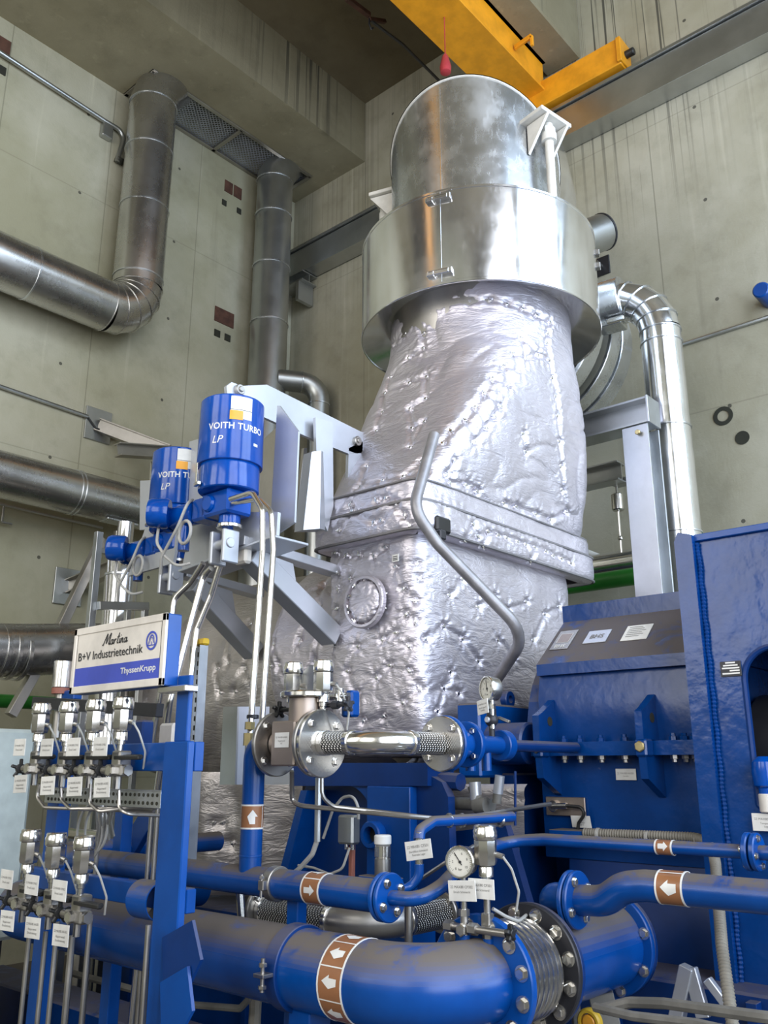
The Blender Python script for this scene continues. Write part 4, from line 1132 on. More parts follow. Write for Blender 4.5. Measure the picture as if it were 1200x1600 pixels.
# round emblem: blue ring round a small triangular arch
m = MB(); lx, ly, lr = SW*.365, SH*.14, SH*.135
def ringpoly(m_, cx, cy, r0, r1, a0=0, a1=2*PI, n=30, sx=1.0):
    for i in range(n):
        a, b = a0+(a1-a0)*i/n, a0+(a1-a0)*(i+1)/n
        flat_poly(m_, [(cx+sx*r0*math.cos(a),cy+r0*math.sin(a)),(cx+sx*r1*math.cos(a),cy+r1*math.sin(a)),(cx+sx*r1*math.cos(b),cy+r1*math.sin(b)),(cx+sx*r0*math.cos(b),cy+r0*math.sin(b))], P0, U, Wv, .0022)
ringpoly(m, lx, ly, lr*.78, lr)
for s_ in (.66, .40):
    ringpoly(m, lx, ly+lr*.12*s_, lr*s_*.62, lr*s_*.86, 0, PI, 14, .8)
    for q in (-1, 1): stroke(m, [(lx+q*lr*s_*.58, ly+lr*.1*s_),(lx+q*lr*s_*.95, ly-lr*s_*.75)], lr*.14*s_)
stroke(m, [(lx-lr*.6, ly-lr*.48),(lx+lr*.6, ly-lr*.48)], lr*.1); stroke(m, [(lx, ly-lr*.1),(lx, ly-lr*.45)], lr*.10)
add('emblem', m, M['signblue'], pn)
add('support_bracket', MB().box((SX+.05, sy0-.02, sz0-.012), (.06,.16,.022), .003), M['steel'], t)

# ---------------------------------------------------------------- instrument rack of blue steel posts
t = thing('instrument_rack', 'blue welded steel rack of two posts and two crossbars holding the transmitters', 'rack', (1.95, 3.1, 0))
yb0, yb1 = at(297,1165,x=1.90).y, at(256,1165,x=1.90).y
def post(name, xx, y0, y1, z0, z1, d=.06): return add(name, MB().span((xx, y0, z0), (xx+d, y1, z1), .004), M['blue'], t)
post('post', 1.90, yb0+.012, yb1, 0, 1.735, .03)
add('post_top', MB().span((1.93, at(294,1100,x=1.93).y, 1.735), (1.95, at(275,1100,x=1.93).y, 1.965), .003), M['blue'], t)
yl = at(78,1300,x=2.02).y; post('post', 2.02, yl-.045, yl+.045, 0, 1.76)
yc = at(186,1270,x=2.5).y; post('post', 2.5, yc-.035, yc+.035, .5, 1.52)
add('crossbar', MB().span((1.96, yb0+.05, 1.635), (2.0, yl+.05, 1.735), .003), M['blue'], t)
add('crossbar', MB().span((1.96, yb0+.05, at(240,1420,x=1.96).z), (2.0, yl+.05, at(240,1383,x=1.96).z), .003), M['blue'], t)
m = MB(); poly(m, [(253,1465),(300,1438),(313,1500),(285,1560),(255,1560)], V((.012,0,0)), x=1.885); add('gusset', m, M['bluedark'], t)
m = MB(); poly(m, [(250,1535),(292,1510),(300,1580),(268,1640),(252,1640)], V((.012,0,0)), x=1.87); add('gusset', m, M['bluedust'], t)
o = add('pipe_saddle', MB().lathe([(.060,0),(.064,0),(.064,.12),(.060,.12),(.060,0)], at(250,1405,x=2.0)+V((-.03,-.05,0)), Y, 36), M['bluedust']); tag(o, 'short dusty blue pipe end clamped behind the blue rack post', 'saddle')
t = thing('perforated_rail', 'zinc perforated mounting rail below the upper row of transmitters', 'rail', (1.97, 3.0, 1.53))
rz = at(200,1247,x=1.97).z; ry0, ry1 = at(256,1250,x=1.97).y, at(76,1235,x=1.97).y
add('channel', MB().span((1.955, ry0, rz-.03), (1.965, ry1, rz+.03), .001).span((1.955,ry0,rz+.026),(2.0,ry1,rz+.03),0), M['strut'], t)
m = MB()
for i in range(int((ry1-ry0)/.028)):
    for zz in (-.014,.014):
        m.cyl((1.956, ry0+.02+i*.028, rz+zz), (1.953, ry0+.02+i*.028, rz+zz), .0065, 8)
add('slots', m, M['pocket'], t)
def knob(m, c, A, r=.028):
    A = V(A).normalized(); e, w_ = perp(A); c = V(c)
    m.cyl(c-A*.012, c+A*.012, r*.5, 12, .002)
    for i in range(5):
        a = 2*PI*i/5; d = e*math.cos(a)+w_*math.sin(a); m.bar(c, c+d*r, .013, .018, .004, A)
def transmitter(label, loc, group, name='pressure_transmitter', tag_lines=('22 MAX80 CP302','Druck Leitöl'), low_lines=('22 MAX80 AA302','Absperrventil','Druckmessung'), plates=True, tilt=0.0):
    o = V(loc); t = thing(name, label, 'transmitter', o, group)
    hd = add('housing', MB().lathe([(0,.155),(.020,.155),(.033,.158),(.037,.170),(.037,.232),(.034,.236)], o, Z, 8), M['steel'], t, sharp=20)
    add('cap', MB().lathe([(.033,.236),(.0385,.236),(.0395,.240),(.0395,.262),(.036,.268),(.036,.276),(.033,.280),(0,.281)], o, Z, 36), M['steel'], t)
    add('neck', MB().lathe([(0,.06),(.012,.06),(.012,.105),(.016,.107),(.016,.120),(.024,.122),(.024,.150),(.020,.156),(0,.156)], o, Z, 24), M['steel'], t)
    add('cable_gland', MB().cyl(o+V((.01,-.035,.19)), o+V((.01,-.062,.185)), .009, 10), M['steeld'], t)
    add('cable', MB().tube([o+V((.01,-.06,.185)), o+V((.02,-.085,.15)), o+V((.05,-.09,.08)), o+V((.06,-.07,.02))], .004, 6, .03), M['lightgrey'], t)
    mf = add('valve_manifold', MB().box(o+V((.01,0,.055)), (.055,.055,.06), .006).cyl(o+V((0,0,.08)), o+V((0,0,.11)), .012, 10).box(o+V((0,0,.015)), (.05,.11,.042), .006).cyl(o+V((0,.04,.015)), o+V((0,.10,.015)), .015, 12, .002).cyl(o+V((0,0,-.05)), o+V((0,0,-.005)), .013, 10).lathe([(0,0),(.02,0),(.02,.022),(0,.022)], o+V((0,-.045,.015)), -Y, 6), M['steeld'], t)
    m = MB(); m.cyl(o+V((0,.09,.015)), o+V((0,.115,.015)), .008, 10); knob(m, o+V((0,.125,.015)), V((.25,1,0)), .040); add('valve_knob', m, M['black'], mf)
    m = MB(); m.cyl(o+V((0,-.02,.062)), o+V((0,-.14,.062)), .009, 8).box(o+V((-.01,-.07,.06)), (.02,.16,.016), .004); add('lever_bar', m, M['black'], mf)
    m = MB(); m.hexbolt(o+V((-.025,0,.015)), -X, .022, .018); add('hex_plug', m, M['steel'], mf)
    if plates:
        name_plate(t, o+V((-.055,.045,.10)), V((tilt,-1,0)), Z, .095, .068, tag_lines)
        name_plate(t, o+V((-.04,.035,-.045)), V((-tilt,-1,.04)), Z, .105, .070, low_lines)
    return t
ups_px = [(65,1110),(108,1108),(150,1105),(193,1102)]
labs = ['leftmost steel transmitter of the upper rack row, beside the pale cabinet', 'second steel transmitter from the left in the upper rack row', 'third steel transmitter from the left in the upper rack row', 'rightmost steel transmitter of the upper rack row, below the white sign']
first = None
for (px, py), lb in zip(ups_px, labs):
    p = at(px, py, x=1.90); p.z = p.z-.25
    if first is None: first = transmitter(lb, p, 'transmitters on the rack')
    else: clone(first, p, lb)
lo = [(48,1308),(88,1314),(132,1320)]
labs = ['left steel transmitter of the lower rack row, in front of the pale cabinet', 'middle steel transmitter of the three in the lower rack row', 'right steel transmitter of the lower rack row, by the big blue pipe']
for (px, py), lb in zip(lo, labs):
    p = at(px, py, x=1.82); p.z = p.z-.25; clone(first, p, lb)
# impulse tubes from the manifolds
ups = [[at(62,1225,x=1.9), at(57,1245,x=1.9), at(70,1262,x=1.9), at(240,1268,x=2.05)], [at(95,1225,x=1.9), at(96,1250,x=1.9), at(110,1264,x=1.9), at(245,1262,x=2.05)],
       [at(142,1225,x=1.9), at(140,1255,x=1.9), at(155,1268,x=1.9), at(250,1256,x=2.05)], [at(186,1235,x=1.9), at(186,1262,x=1.9), at(198,1272,x=1.9), at(250,1274,x=2.05)]]
nm = ['leftmost', 'second', 'third', 'rightmost']
for pts, n_ in zip(ups, nm):
    o = add('impulse_tube', MB().tube(pts, .007, 8, .03), M['steeld']); tag(o, n_ + ' thin bent tube under the upper transmitters, left to right', 'tube', 'impulse tubes of the upper transmitters')
for i, (a, b, lb) in enumerate((((48,1440),(8,1610),'thin upright tube under the left lower transmitter in front of the cabinet'), ((72,1455),(55,1610),'thin upright tube beside the lower left blue post'), ((90,1440),(76,1610),'thin upright tube just right of the left blue post'),
                       ((113,1462),(100,1610),'thick upright tube under the right lower transmitter'), ((141,1435),(122,1610),'upright tube in front of the big blue pipe, right of the lower transmitters'), ((232,1445),(218,1610),'upright tube just left of the large blue post'), )):
    p, q = at(*a, x=1.85), at(*a, x=1.85); q.z = 0
    o = add('impulse_tube', MB().tube([p, q], .009 if i != 3 else .012, 10), M['steeld']); tag(o, lb, 'tube', 'upright impulse tubes')
for i, (a, lb) in enumerate((((237,1270),'long thin tube running up behind the blue rack post, left one'), ((246,1270),'long thin tube running up behind the blue rack post, right one'), ((105,1265),'thin upright tube behind the left blue post'), ((155,1290),'thin upright tube behind the lower transmitters'))):
    p = at(*a, x=2.3); q = V((p.x, p.y, .6)); o = add('impulse_tube', MB().tube([p+Z*.06, q], .010, 10), M['steeld']); tag(o, lb, 'tube', 'upright impulse tubes')
# cable loops between the rows
for i, (cx_, cy_, r_) in enumerate(((140,1300,.10),(150,1295,.085))):
    c = at(cx_, cy_, x=2.2); o = add('cable_loop', MB().tube([c+V((0, math.cos(a)*r_, math.sin(a)*r_*1.1+(.0))) for a in [PI*1.9*k/24-.5 for k in range(25)]], .006, 6), M['lightgrey'])
    tag(o, ['outer','inner'][i] + ' loop of grey cable hanging behind the transmitter rack', 'cable', 'cable loops behind the rack')
for i in range(5):
    a = at(150+i*7, 1262, x=2.15); b = at(146+i*8, 1330-6*i, x=2.25)
    o = add('grey_cable', MB().tube([a, (a+b)/2+V((0,.012*(i-2),0)), b], .005, 6), M['lightgrey']); tag(o, 'thin grey cable hanging down from the perforated rail', 'cable', 'cables hanging from the perforated rail')
# pale cabinet on the left
cab = thing('control_cabinet', 'pale grey green control cabinet at the left edge behind the rack', 'cabinet', (2.3, 4.3, 0))
yc = at(58,1150,x=2.55).y
zt, zb_ = at(30,1128,x=2.05).z, at(30,1542,x=2.05).z
add('body', MB().span((2.08, yc, zb_), (2.55, yc+1.2, zt), .02), M['teal'], cab)
add('door', MB().span((2.05, yc+.01, zb_+.02), (2.08, yc+1.19, zt-.01), .012), M['teal'], cab)
add('plinth', MB().span((2.14, yc+.04, 0), (2.5, yc+1.16, zb_), .004), M['blackst'], cab)
# steel can with red seal above the upper row
p = at(97,1060,x=2.4)
t = thing('breather_can', 'steel breather can with a reddish ribbed seal left of the white sign', 'breather', p-Z*.2)
add('can', MB().cyl(p-Z*.05, p+Z*.09, .048, 32, .004), M['steel'], t)
add('seal', MB().cyl(p-Z*.08, p-Z*.05, .046, 24), M['rubber'], t)
add('stem', MB().cyl(p-Z*.30, p-Z*.08, .022, 16), M['steeld'], t)
add('bracket', MB().box(p+V((.02,-.08,-.09)), (.05,.12,.05), .006), M['blue'], t)
o = add('mounting_bar', MB().bar(at(55,1098,x=2.35), at(250,1110,x=2.35), .04, .06), M['blackst']); tag(o, 'dark steel bar behind the caps of the upper transmitters', 'bar')
o = add('junction_box', MB().box(at(215,1148,x=2.3), (.06,.16,.12), .008), M['bluedark']); tag(o, 'dark blue junction box behind the upper right transmitter', 'junction box')
o = add('junction_box', MB().box(at(266,1152,x=2.2), (.05,.10,.11), .01), M['cream']); tag(o, 'cream junction box left of the top of the blue rack post', 'junction box')
# ---------------------------------------------------------------- blue support pedestal under the turbine
t = thing('turbine_pedestal', 'dark blue welded pedestal with a round eye standing under the insulated turbine', 'pedestal', (3.6, 3.0, 0))
PX = 3.30
m = MB(); poly(m, [(452,1192),(668,1192),(668,1228),(452,1228)], V((.20,0,0)), x=PX); add('top_slab', m, M['bluedark'], t)
m = MB(); poly(m, [(478,1228),(640,1228),(640,1420),(425,1420)], V((.03,0,0)), x=PX+.14); add('web_plate', m, M['bluedark'], t)
m = MB(); poly(m, [(470,1235),(480,1235),(433,1425),(420,1425)], V((.16,0,0)), x=PX); add('edge_flange', m, M['blue'], t)
c0 = at(573,1228,x=PX); y0_, y1_ = at(645,1300,x=PX).y, at(577,1300,x=PX).y
m = MB(); m.span((PX-.02, y0_, 0), (PX+.16, y1_, c0.z), .004)
g_ = [V((PX+.02, y1_, c0.z))]; 
for i in range(9):
    a = PI/2*i/8; g_.append(V((PX+.02, y1_+.16-.16*math.sin(a), c0.z-.16*(1-math.cos(a))*1.0-.0)))
m.prism([V((PX+.02,y1_,c0.z)), V((PX+.02,y1_+.17,c0.z))] + [V((PX+.02, y1_+.17-.17*math.sin(PI/2*i/8), c0.z-.17+.17*math.cos(PI/2*i/8)-.0)) for i in range(1,9)], V((.03,0,0)))
add('column', m, M['blue'], t)
e_ = at(588,1304,x=PX-.02); add('eye', MB().ring(e_-X*.05, e_+X*.04, .038, .062, 36, .006), M['blue'], t)
add('eye_bore', MB().cyl(e_-X*.004, e_+X*.02, .037, 28), M['pocket'], t)
m = MB(); poly(m, [(646,1210),(672,1212),(690,1222),(700,1245),(706,1420),(646,1420)], V((.05,0,0)), x=PX+.03); add('side_plate', m, M['bluedark'], t)
m = MB(); poly(m, [(700,1300),(790,1290),(850,1500),(660,1500)], V((.05,0,0)), x=PX+.25); add('rear_plate', m, M['bluedark'], t)
t2 = thing('base_frame', 'dark blue machine base frame low behind the large blue pipe', 'frame', (4.4, 3.2, 0))
m = MB().span((3.55,1.2,0),(5.4,5.5,.86),.01); add('base_block', m, M['bluedark'], t2)
for i in range(8): add('rib', MB().span((3.50, 1.3+i*.55, .02), (3.56, 1.34+i*.55, .84), .002), M['bluedark'], t2)
# pedestal bearing block between casing and gearbox
t = thing('bearing_block', 'blue bearing housing half hidden behind the upper pressure gauge', 'bearing housing', (4.0, 2.56, 0))
b0 = at(738,1098,y=2.62); b1 = at(838,1150,y=2.62)
m = MB().span((b0.x,2.58,1.60),(5.0,2.72,b0.z),.01); add('housing', m, M['bluedust'], t)
m = MB().cyl((b0.x+.12,2.60,1.76),(b0.x+.12,2.36,1.76),.10,28,.01).span((4.2,2.40,.8),(4.9,2.6,2.1),.02); add('cover', m, M['bluedark'], t)
m = MB(); q = at(793,1093,y=2.62); m.ring(q-Y*.02+Z*.0, q+Y*.02+Z*.0, .02, .045, 20, .004); add('eye_bolt', m, M['bluedark'], t)
add('leg', MB().span((3.85,2.5,0),(5.0,2.66,1.62),.01), M['bluedark'], t)

# ---------------------------------------------------------------- braided hose assemblies
def hose(label, x0, yf, z, r, rf, xf, dark=False, R=.15, L1=.15):
    """flange - braid - elbow - braid - flange, turning from -Y to +X"""
    t = thing('braided_hose', label, 'hose', (x0, yf, z), 'braided steel hoses')
    ye = yf-L1-R; o = 'steel'
    flange(t, (x0,yf,z), -Y, rf, .02, 4, 'steeld' if dark else 'steel', br=.013, rb=rf*.74, phase=.75)
    flange(t, (xf,ye,z), -X, rf*.82, .02, 4, 'steeld' if dark else 'steel', br=.013, rb=rf*.62, phase=.75)
    add('braid', MB().tube([V((x0,yf-.01,z)), V((x0,yf-L1,z))], r, 32), M['braid'], t)
    pts = [V((x0,yf-L1+.01,z))] + [V((x0+R*(1-math.cos(a)), yf-L1-R*math.sin(a), z)) for a in [PI/2*i/8 for i in range(9)]] + [V((x0+R+.01,ye,z))]
    add('elbow', MB().tube(pts, r*.94, 32), M['steeld' if dark else 'steel'], t)
    add('ferrule', MB().ring((x0,yf-L1-.012,z),(x0,yf-L1+.012,z),r*.9,r*1.06,32,.003), M['steel'], t)
    add('ferrule', MB().ring((x0,yf-.035,z),(x0,yf-.01,z),r*.9,r*1.08,32,.003), M['steel'], t)
    m = MB(); m.ring((x0+R-.012,ye,z),(x0+R+.012,ye,z),r*.9,r*1.06,32,.003)
    add('ferrule', m, M['steel'], t)
    add('braid', MB().tube([V((x0+R,ye,z)), V((xf-.01,ye,z))], r, 32), M['braid'], t)
    return ye
HZ = 1.735
ye = hose('upper braided steel hose with bright flanges bent in front of the insulated casing', 2.40, 2.405, HZ, .042, .125, 2.74)
yl_ = at(412,1422,x=2.72).y; zl_ = at(412,1422,x=2.72).z
ye2 = hose('lower braided steel hose with dark flanges partly hidden by the blue pipes', 2.72, yl_, zl_, .062, .10, at(688,1425,y=yl_-.60).x, True, .20, yl_-at(520,1425,x=2.72).y)

# brown valve block with its flange, body and top cover
t = thing('valve_block', 'brown square valve block with an upright steel body at the head of the blue riser', 'valve', (2.4, 2.53, 1.6))
add('block', MB().box((2.385,2.535,HZ), (.13,.13,.165), .006), M['brown'], t)
flange(t, (2.4,2.655,HZ), -Y, .122, .02, 4, 'steeld', br=.013, rb=.092, phase=.75)
flange(t, (2.4,2.432,HZ), -Y, .122, .02, 4, 'steeld', br=.012, rb=.092, phase=.1)
add('neck', MB().cyl((2.4,2.46,HZ),(2.4,2.64,HZ),.055,28), M['brown'], t)
add('body', MB().cyl((2.40,2.50,HZ+.07),(2.40,2.50,1.905),.062,36,.003), M['brown'], t)
add('cover_flange', MB().cyl((2.40,2.50,1.905),(2.40,2.50,1.928),.096,40,.005), M['steel'], t)
m = MB(); m.prism([V((2.43,2.56,1.928)), V((2.43,2.42,1.928)), V((2.43,2.42,1.99)), V((2.43,2.46,2.03)), V((2.43,2.51,2.035)), V((2.43,2.545,2.01)), V((2.43,2.56,1.97))], V((.008,0,0))); add('mounting_plate', m, M['galvdull'], t)
name_plate(t, (2.318,2.535,HZ+.012), -Y, Z, .078, .055, ('22 MAX80 AA001', 'Regelventil', 'NT'))
m = MB(); knob(m, (2.40,2.645,1.865), Y, .034); m.cyl((2.40,2.57,1.865),(2.40,2.645,1.865),.008,10); add('hand_wheel', m, M['black'], t)
m = MB(); knob(m, (2.44,2.31,1.875), Y, .03); m.cyl((2.44,2.31,1.875),(2.44,2.45,1.875),.008,10).lathe([(0,0),(.016,0),(.016,.03),(0,.03)],(2.44,2.36,1.875),Y,6); add('hand_wheel', m, M['blackst'], t)
p = at(458,1075,x=2.42); clone(first, p-Z*.18, 'left bright steel transmitter on top of the brown valve block')
p = at(505,1073,x=2.42); clone(first, p-Z*.18, 'right bright steel transmitter on top of the brown valve block')
for o_ in [o for o in C.objects if o.type == 'EMPTY' and o.get('label','').endswith('on top of the brown valve block')]:
    o_['group'] = 'transmitters on the valve block'
    for ch in list(o_.children):
        if ch.name.startswith(('name_plate','valve_manifold')):
            for g in list(ch.children): bpy.data.objects.remove(g)
            bpy.data.objects.remove(ch)
t = thing('sensor_head', 'small blue sensor head with steel fittings right of the brown valve block', 'sensor', (2.55,2.4,1.8))
q = at(545,1100,x=2.55); add('housing', MB().cyl(q-Z*.05, q+Z*.04, .028, 20, .006).box(q+V((0,-.02,0)), (.05,.04,.10), .008), M['blue'], t)
m = MB(); q2 = at(530,1088,x=2.5)
m.bar(q2, q, .03, .03).cyl(q2-Z*.02, q2+Z*.03, .018, 14).cyl(q2+Y*.05, q2-Y*.05, .012, 12); add('fitting', m, M['steel'], t)

# blue branch right of the hose: flange, valve body, pipe, upper gauge
xb = 2.765
t = thing('oil_branch_pipe', 'blue flanged pipe running from the upper braided hose toward the gearbox', 'pipe', (3.0, ye, 1.6))
flange(t, (xb,ye,HZ), -X, .105, .022, 0, 'blue')
add('valve_body', MB().cyl((xb,ye,HZ),(xb+.13,ye,HZ),.055,28).cyl((xb+.12,ye,HZ),(xb+.145,ye,HZ),.088,36,.004), M['blue'], t)
for a in (.75,2.3,3.9,5.5): add('bolt', MB().hexbolt(V((xb+.118,ye+.066*math.cos(a),HZ+.066*math.sin(a))), -X, .012, .009), M['steel'], t)
add('pipe', MB().cyl((xb+.14,ye,HZ),(xb+.40,ye,HZ),.036,24), M['blue'], t)
add('end_flange', MB().cyl((xb+.36,ye,HZ),(xb+.41,ye,HZ),.062,30,.004), M['blue'], t)
for q_ in (.16,.27): add('stub', MB().cyl((xb+q_,ye,HZ-.10),(xb+q_,ye,HZ),.02,14), M['blue'], t)
add('pipe', MB().cyl((xb+.41,ye,HZ),(3.76,ye,HZ),.024,18), M['bluedark'], t)
def gauge(label, c, n, r, dpt, needle, stem, loc_z):
    c = V(c); n = V(n).normalized(); ux = Z.cross(n).normalized(); uy = n.cross(ux)
    t = thing('pressure_gauge', label, 'gauge', V((c.x,c.y,loc_z)), 'round pressure gauges')
    add('case', MB().lathe([(0,-dpt),(r*.86,-dpt),(r*.9,-dpt+.004),(r*.9,-.014),(r,-.012),(r*1.0,0),(r*.93,.004),(r*.88,0),(r*.88,-.006),(0,-.006)], c, n, 48), M['steeld'], t)
    add('bezel', MB().ring(c-n*.012, c+n*.004, r*.88, r*1.01, 48, .003), M['steel'], t)
    d = add('dial', MB().cyl(c-n*.007, c-n*.004, r*.885, 40), M['gaugeface'], t)
    m = MB()
    for i in range(31):
        a = math.radians(225-270*i/30); L = .13 if i % 5 == 0 else .07
        p = c - n*.004 + (ux*math.cos(a)+uy*math.sin(a))*r*(.80-L/2); m.bar(p-(ux*math.cos(a)+uy*math.sin(a))*r*L/2, p+(ux*math.cos(a)+uy*math.sin(a))*r*L/2, r*.022, .0006, 0, n)
    for tx, a in (('0',235),('2',180),('4',130),('6',75),('8',20),('10',-35)):
        g = text_geo(tx, r*.22); aa = math.radians(a); flat_marks(m, g, c-n*.004+(ux*math.cos(aa)+uy*math.sin(aa))*r*.52, ux, uy, .0006)
    flat_marks(m, text_geo('bar', r*.20), c-n*.004-uy*r*.45, ux, uy, .0006)
    add('scale', m, M['ink'], d)
    a = math.radians(needle); v = ux*math.cos(a)+uy*math.sin(a)
    add('needle', MB().bar(c-n*.002-v*r*.22, c-n*.002+v*r*.68, r*.05, .001, 0, n).cyl(c-n*.004, c-n*.001, r*.09, 14), M['ink'], d)
    add('stem', MB().cyl(c-n*dpt*.5-Z*stem, c-n*dpt*.5-Z*r*.8, .010, 12).lathe([(0,0),(.015,0),(.015,.02),(0,.02)], c-n*dpt*.5-Z*(r+.03), Z, 6), M['steel'], t)
    return t
gx = xb+.22
gc = at(760,1076,y=ye); gc.x -= .0
tg = gauge('upper round pressure gauge in front of the insulated casing, seen from the side', gc, (-.93,.36,0), .052, .05, 100, .16, gc.z-.2)
name_plate(tg, gc+V((-.03,.0,-.075)), V((-.35,-1,.12)), Z, .075, .058, ('22 MAX81 CP501', 'Druck Lageröl', 'Turbine'))
q = V((gc.x+.03, ye, HZ+.10))
vb = add('shutoff_valve', MB().ball(q, .028, 20).cyl(V((q.x,q.y,HZ)), V((q.x,q.y,gc.z-.05)), .012, 12).lathe([(0,0),(.02,0),(.02,.025),(0,.025)], q+Z*.02, Z, 6), M['blackst'], tg)
add('cap', MB().cyl(q+V((-.026,0,0)), q+V((-.036,0,0)), .012, 14, .002), M['plate'], vb)
add('valve_lever', MB().bar(q+V((.02,-.02,.01)), q+V((.02,-.075,-.01)), .016, .012), M['steeld'], vb)

# ---------------------------------------------------------------- upright blue riser and blue header pipe
RX, RY = 2.40, at(393,1300,x=2.40).y
t = thing('riser_pipe', 'upright blue oil pipe with a brown flow label rising to the brown valve block', 'pipe', (RX, RY, 1.25))
add('pipe', MB().tube([V((RX,RY,1.22)), V((RX,RY,HZ)), V((RX,2.665,HZ))], .043, 28, .10, 8), M['blue'], t)
mz = at(395,1277,x=RX-.04).z
flow_marker(t, (RX,RY,mz), Z, (-.753,-.658,0), .043, .085, 3, off=.03)
add('weld_ring', MB().ring((RX,RY,1.315),(RX,RY,1.325),.04,.0445,28,.002), M['blue'], t)
t = thing('header_pipe', 'level dusty blue pipe with a brown flow label crossing behind the blue rack post', 'pipe', (2.4, 3.0, 1.17))
add('pipe', MB().tube([V((3.5,4.35,1.232)), V((2.4,4.35,1.232)), V((2.4,2.17,1.232)), V((2.4,2.10,1.232))], .053, 32, .14), M['bluedust'], t)
ym = at(487,1390,x=2.36).y; flow_marker(t, (2.4,ym,1.232), Y, (-1,0,0), .053, .085, 4, True)
cl = MB(); yq = at(432,1385,x=2.4).y; cl.ring((2.4,yq-.02,1.232),(2.4,yq+.02,1.232),.053,.062,36,.003).box((2.335,yq,1.232),(.03,.03,.035),.003).hexbolt((2.325,yq,1.255),Z,.010,.01).cyl((2.325,yq,1.19),(2.325,yq,1.27),.005,8)
add('pipe_clamp', cl, M['steeld'], t)
flange(t, (2.4,2.095,1.232), -Y, .078, .018, 0, 'blue'); flange(t, (2.4,2.072,1.232), -Y, .078, .018, 4, 'blue', br=.012, rb=.052, phase=.5)
add('support_post', MB().span((2.425,yq-.09,0),(2.475,yq-.03,1.215),.004), M['blue'], t)
t = thing('feed_pipe', 'bent blue pipe from the small flange behind the round gauge to the right', 'pipe', (2.8, 1.9, 1.2))
add('pipe', MB().tube([V((2.4,2.07,1.232)), at(655,1406,x=2.40), at(690,1385,x=2.50), at(720,1352,x=2.75), at(760,1326,x=3.02), at(800,1314,x=3.18), at(850,1312,x=3.2), at(1166,1331,x=3.2), V((3.2,-1.2,at(1166,1331,x=3.2).z))], .0235, 20, .12, 6), M['bluedust'], t)
q = at(1040,1324,x=3.2); flow_marker(t, q, Y, (-.9,-.3,.2), .0245, .06, 2, True)
q = at(1176,1331,x=3.2); flange(t, q+Y*.012, Y, .062, .02, 4, 'blue', br=.009, rb=.045); flange(t, q-Y*.014, -Y, .062, .02, 4, 'blue', br=.009, rb=.045)
t = thing('drain_branch', 'thin blue pipe with a bend rising behind a small white name plate', 'pipe', (2.5, 2.0, 1.2))
add('pipe', MB().tube([at(612,1392,x=2.43), at(640,1388,x=2.50), at(655,1370,x=2.52), at(655,1350,x=2.52)], .016, 16, .05), M['blue'], t)
add('sleeve', MB().cyl(at(655,1352,x=2.52), at(655,1300,x=2.52), .013, 16), M['steel'], t)
add('pipe', MB().tube([at(655,1312,x=2.52), at(656,1298,x=2.53), at(676,1284,x=2.62), at(800,1276,x=3.1)], .020, 16, .06), M['bluedust'], t)
name_plate(t, at(654,1328,x=2.49), V((0,-1,.16)), Z, .115, .062, ('22 MAX81 CF501', 'Durchfluss Schmieröl', 'Getriebe Lager'))
m = MB()
for px in (702,722,782): q = at(px,1282,x=2.62+(px-676)*.00387); m.ring(q-V((.006,-.003,0)), q+V((.006,-.003,0)), .020, .026, 20, .002)
add('clip', m, M['steeld'], t)
q = at(598,1372,x=2.62)
t = thing('capped_valve', 'steel capped valve head with a pale top left of the small name plate', 'valve', q)
add('base', MB().cyl(q, q+Z*.07, .030, 20, .004), M['steeld'], t)
add('collar', MB().cyl(q+Z*.07, q+Z*.115, .030, 24, .004), M['steel'], t)
add('cap', MB().cyl(q+Z*.115, q+Z*.15, .032, 24, .004), M['white'], t)
add('frame', MB().bar(q-Z*.01+Y*.10, q-Z*.01-Y*.08, .05, .03).bar(q-Z*.01+Y*.10, q-Z*.08+Y*.14, .04,.02), M['bluedust'], t)
# small instrument tubes and cables in front of the pedestal
def wirething(name, pts, r, mat, label, cat, grp=None, fil=.04):
    o = add(name, MB().tube(pts, r, 8, fil), M[mat]); return tag(o, label, cat, grp)
wirething('impulse_tube', [at(456,1205,x=2.45), at(456,1252,x=2.5), at(470,1259,x=2.5), at(640,1276,x=2.75), at(705,1281,x=2.9), at(860,1256,x=3.5)], .009, 'steeld', 'long thin steel tube sagging across the blue pedestal', 'tube', 'tubes across the pedestal', .05)
wirething('impulse_tube', [at(503,1205,x=2.5), at(503,1245,x=2.5), at(520,1260,x=2.55), at(720,1283,x=2.95)], .008, 'steeld', 'thin steel tube dropping beside the upright grey sleeve then running right', 'tube', 'tubes across the pedestal', .05)
wirething('conduit_sleeve', [at(498,1205,x=2.6), at(496,1315,x=2.6)], .013, 'galvdull', 'upright grey conduit sleeve below the brown valve block', 'conduit')
wirething('grey_cable', [at(496,1312,x=2.6), at(488,1335,x=2.6), at(470,1355,x=2.6), at(450,1372,x=2.6)], .010, 'lightgrey', 'grey cable leaving the upright sleeve toward the header pipe', 'cable', 'cables at the pedestal')
wirething('grey_cable', [at(505,1310,x=2.7), at(520,1265,x=2.7), at(535,1246,x=2.7), at(552,1243,x=2.7), at(560,1262,x=2.7), at(560,1280,x=2.7)], .006, 'lightgrey', 'thin looped cable arching above the small grey box', 'cable', 'cables at the pedestal', .05)
wirething('grey_cable', [at(466,1352,x=2.7), at(490,1356,x=2.7), at(515,1366,x=2.7), at(535,1358,x=2.7), at(546,1325,x=2.7)], .005, 'lightgrey', 'thin cable hanging below the small grey box', 'cable', 'cables at the pedestal', .05)
q = at(545,1296,x=2.72)
t = thing('junction_box', 'small grey junction box on a brown stem in front of the pedestal', 'junction box', q-Z*.3)
add('box', MB().box(q, (.05,.085,.11), .008), M['galvdull'], t)
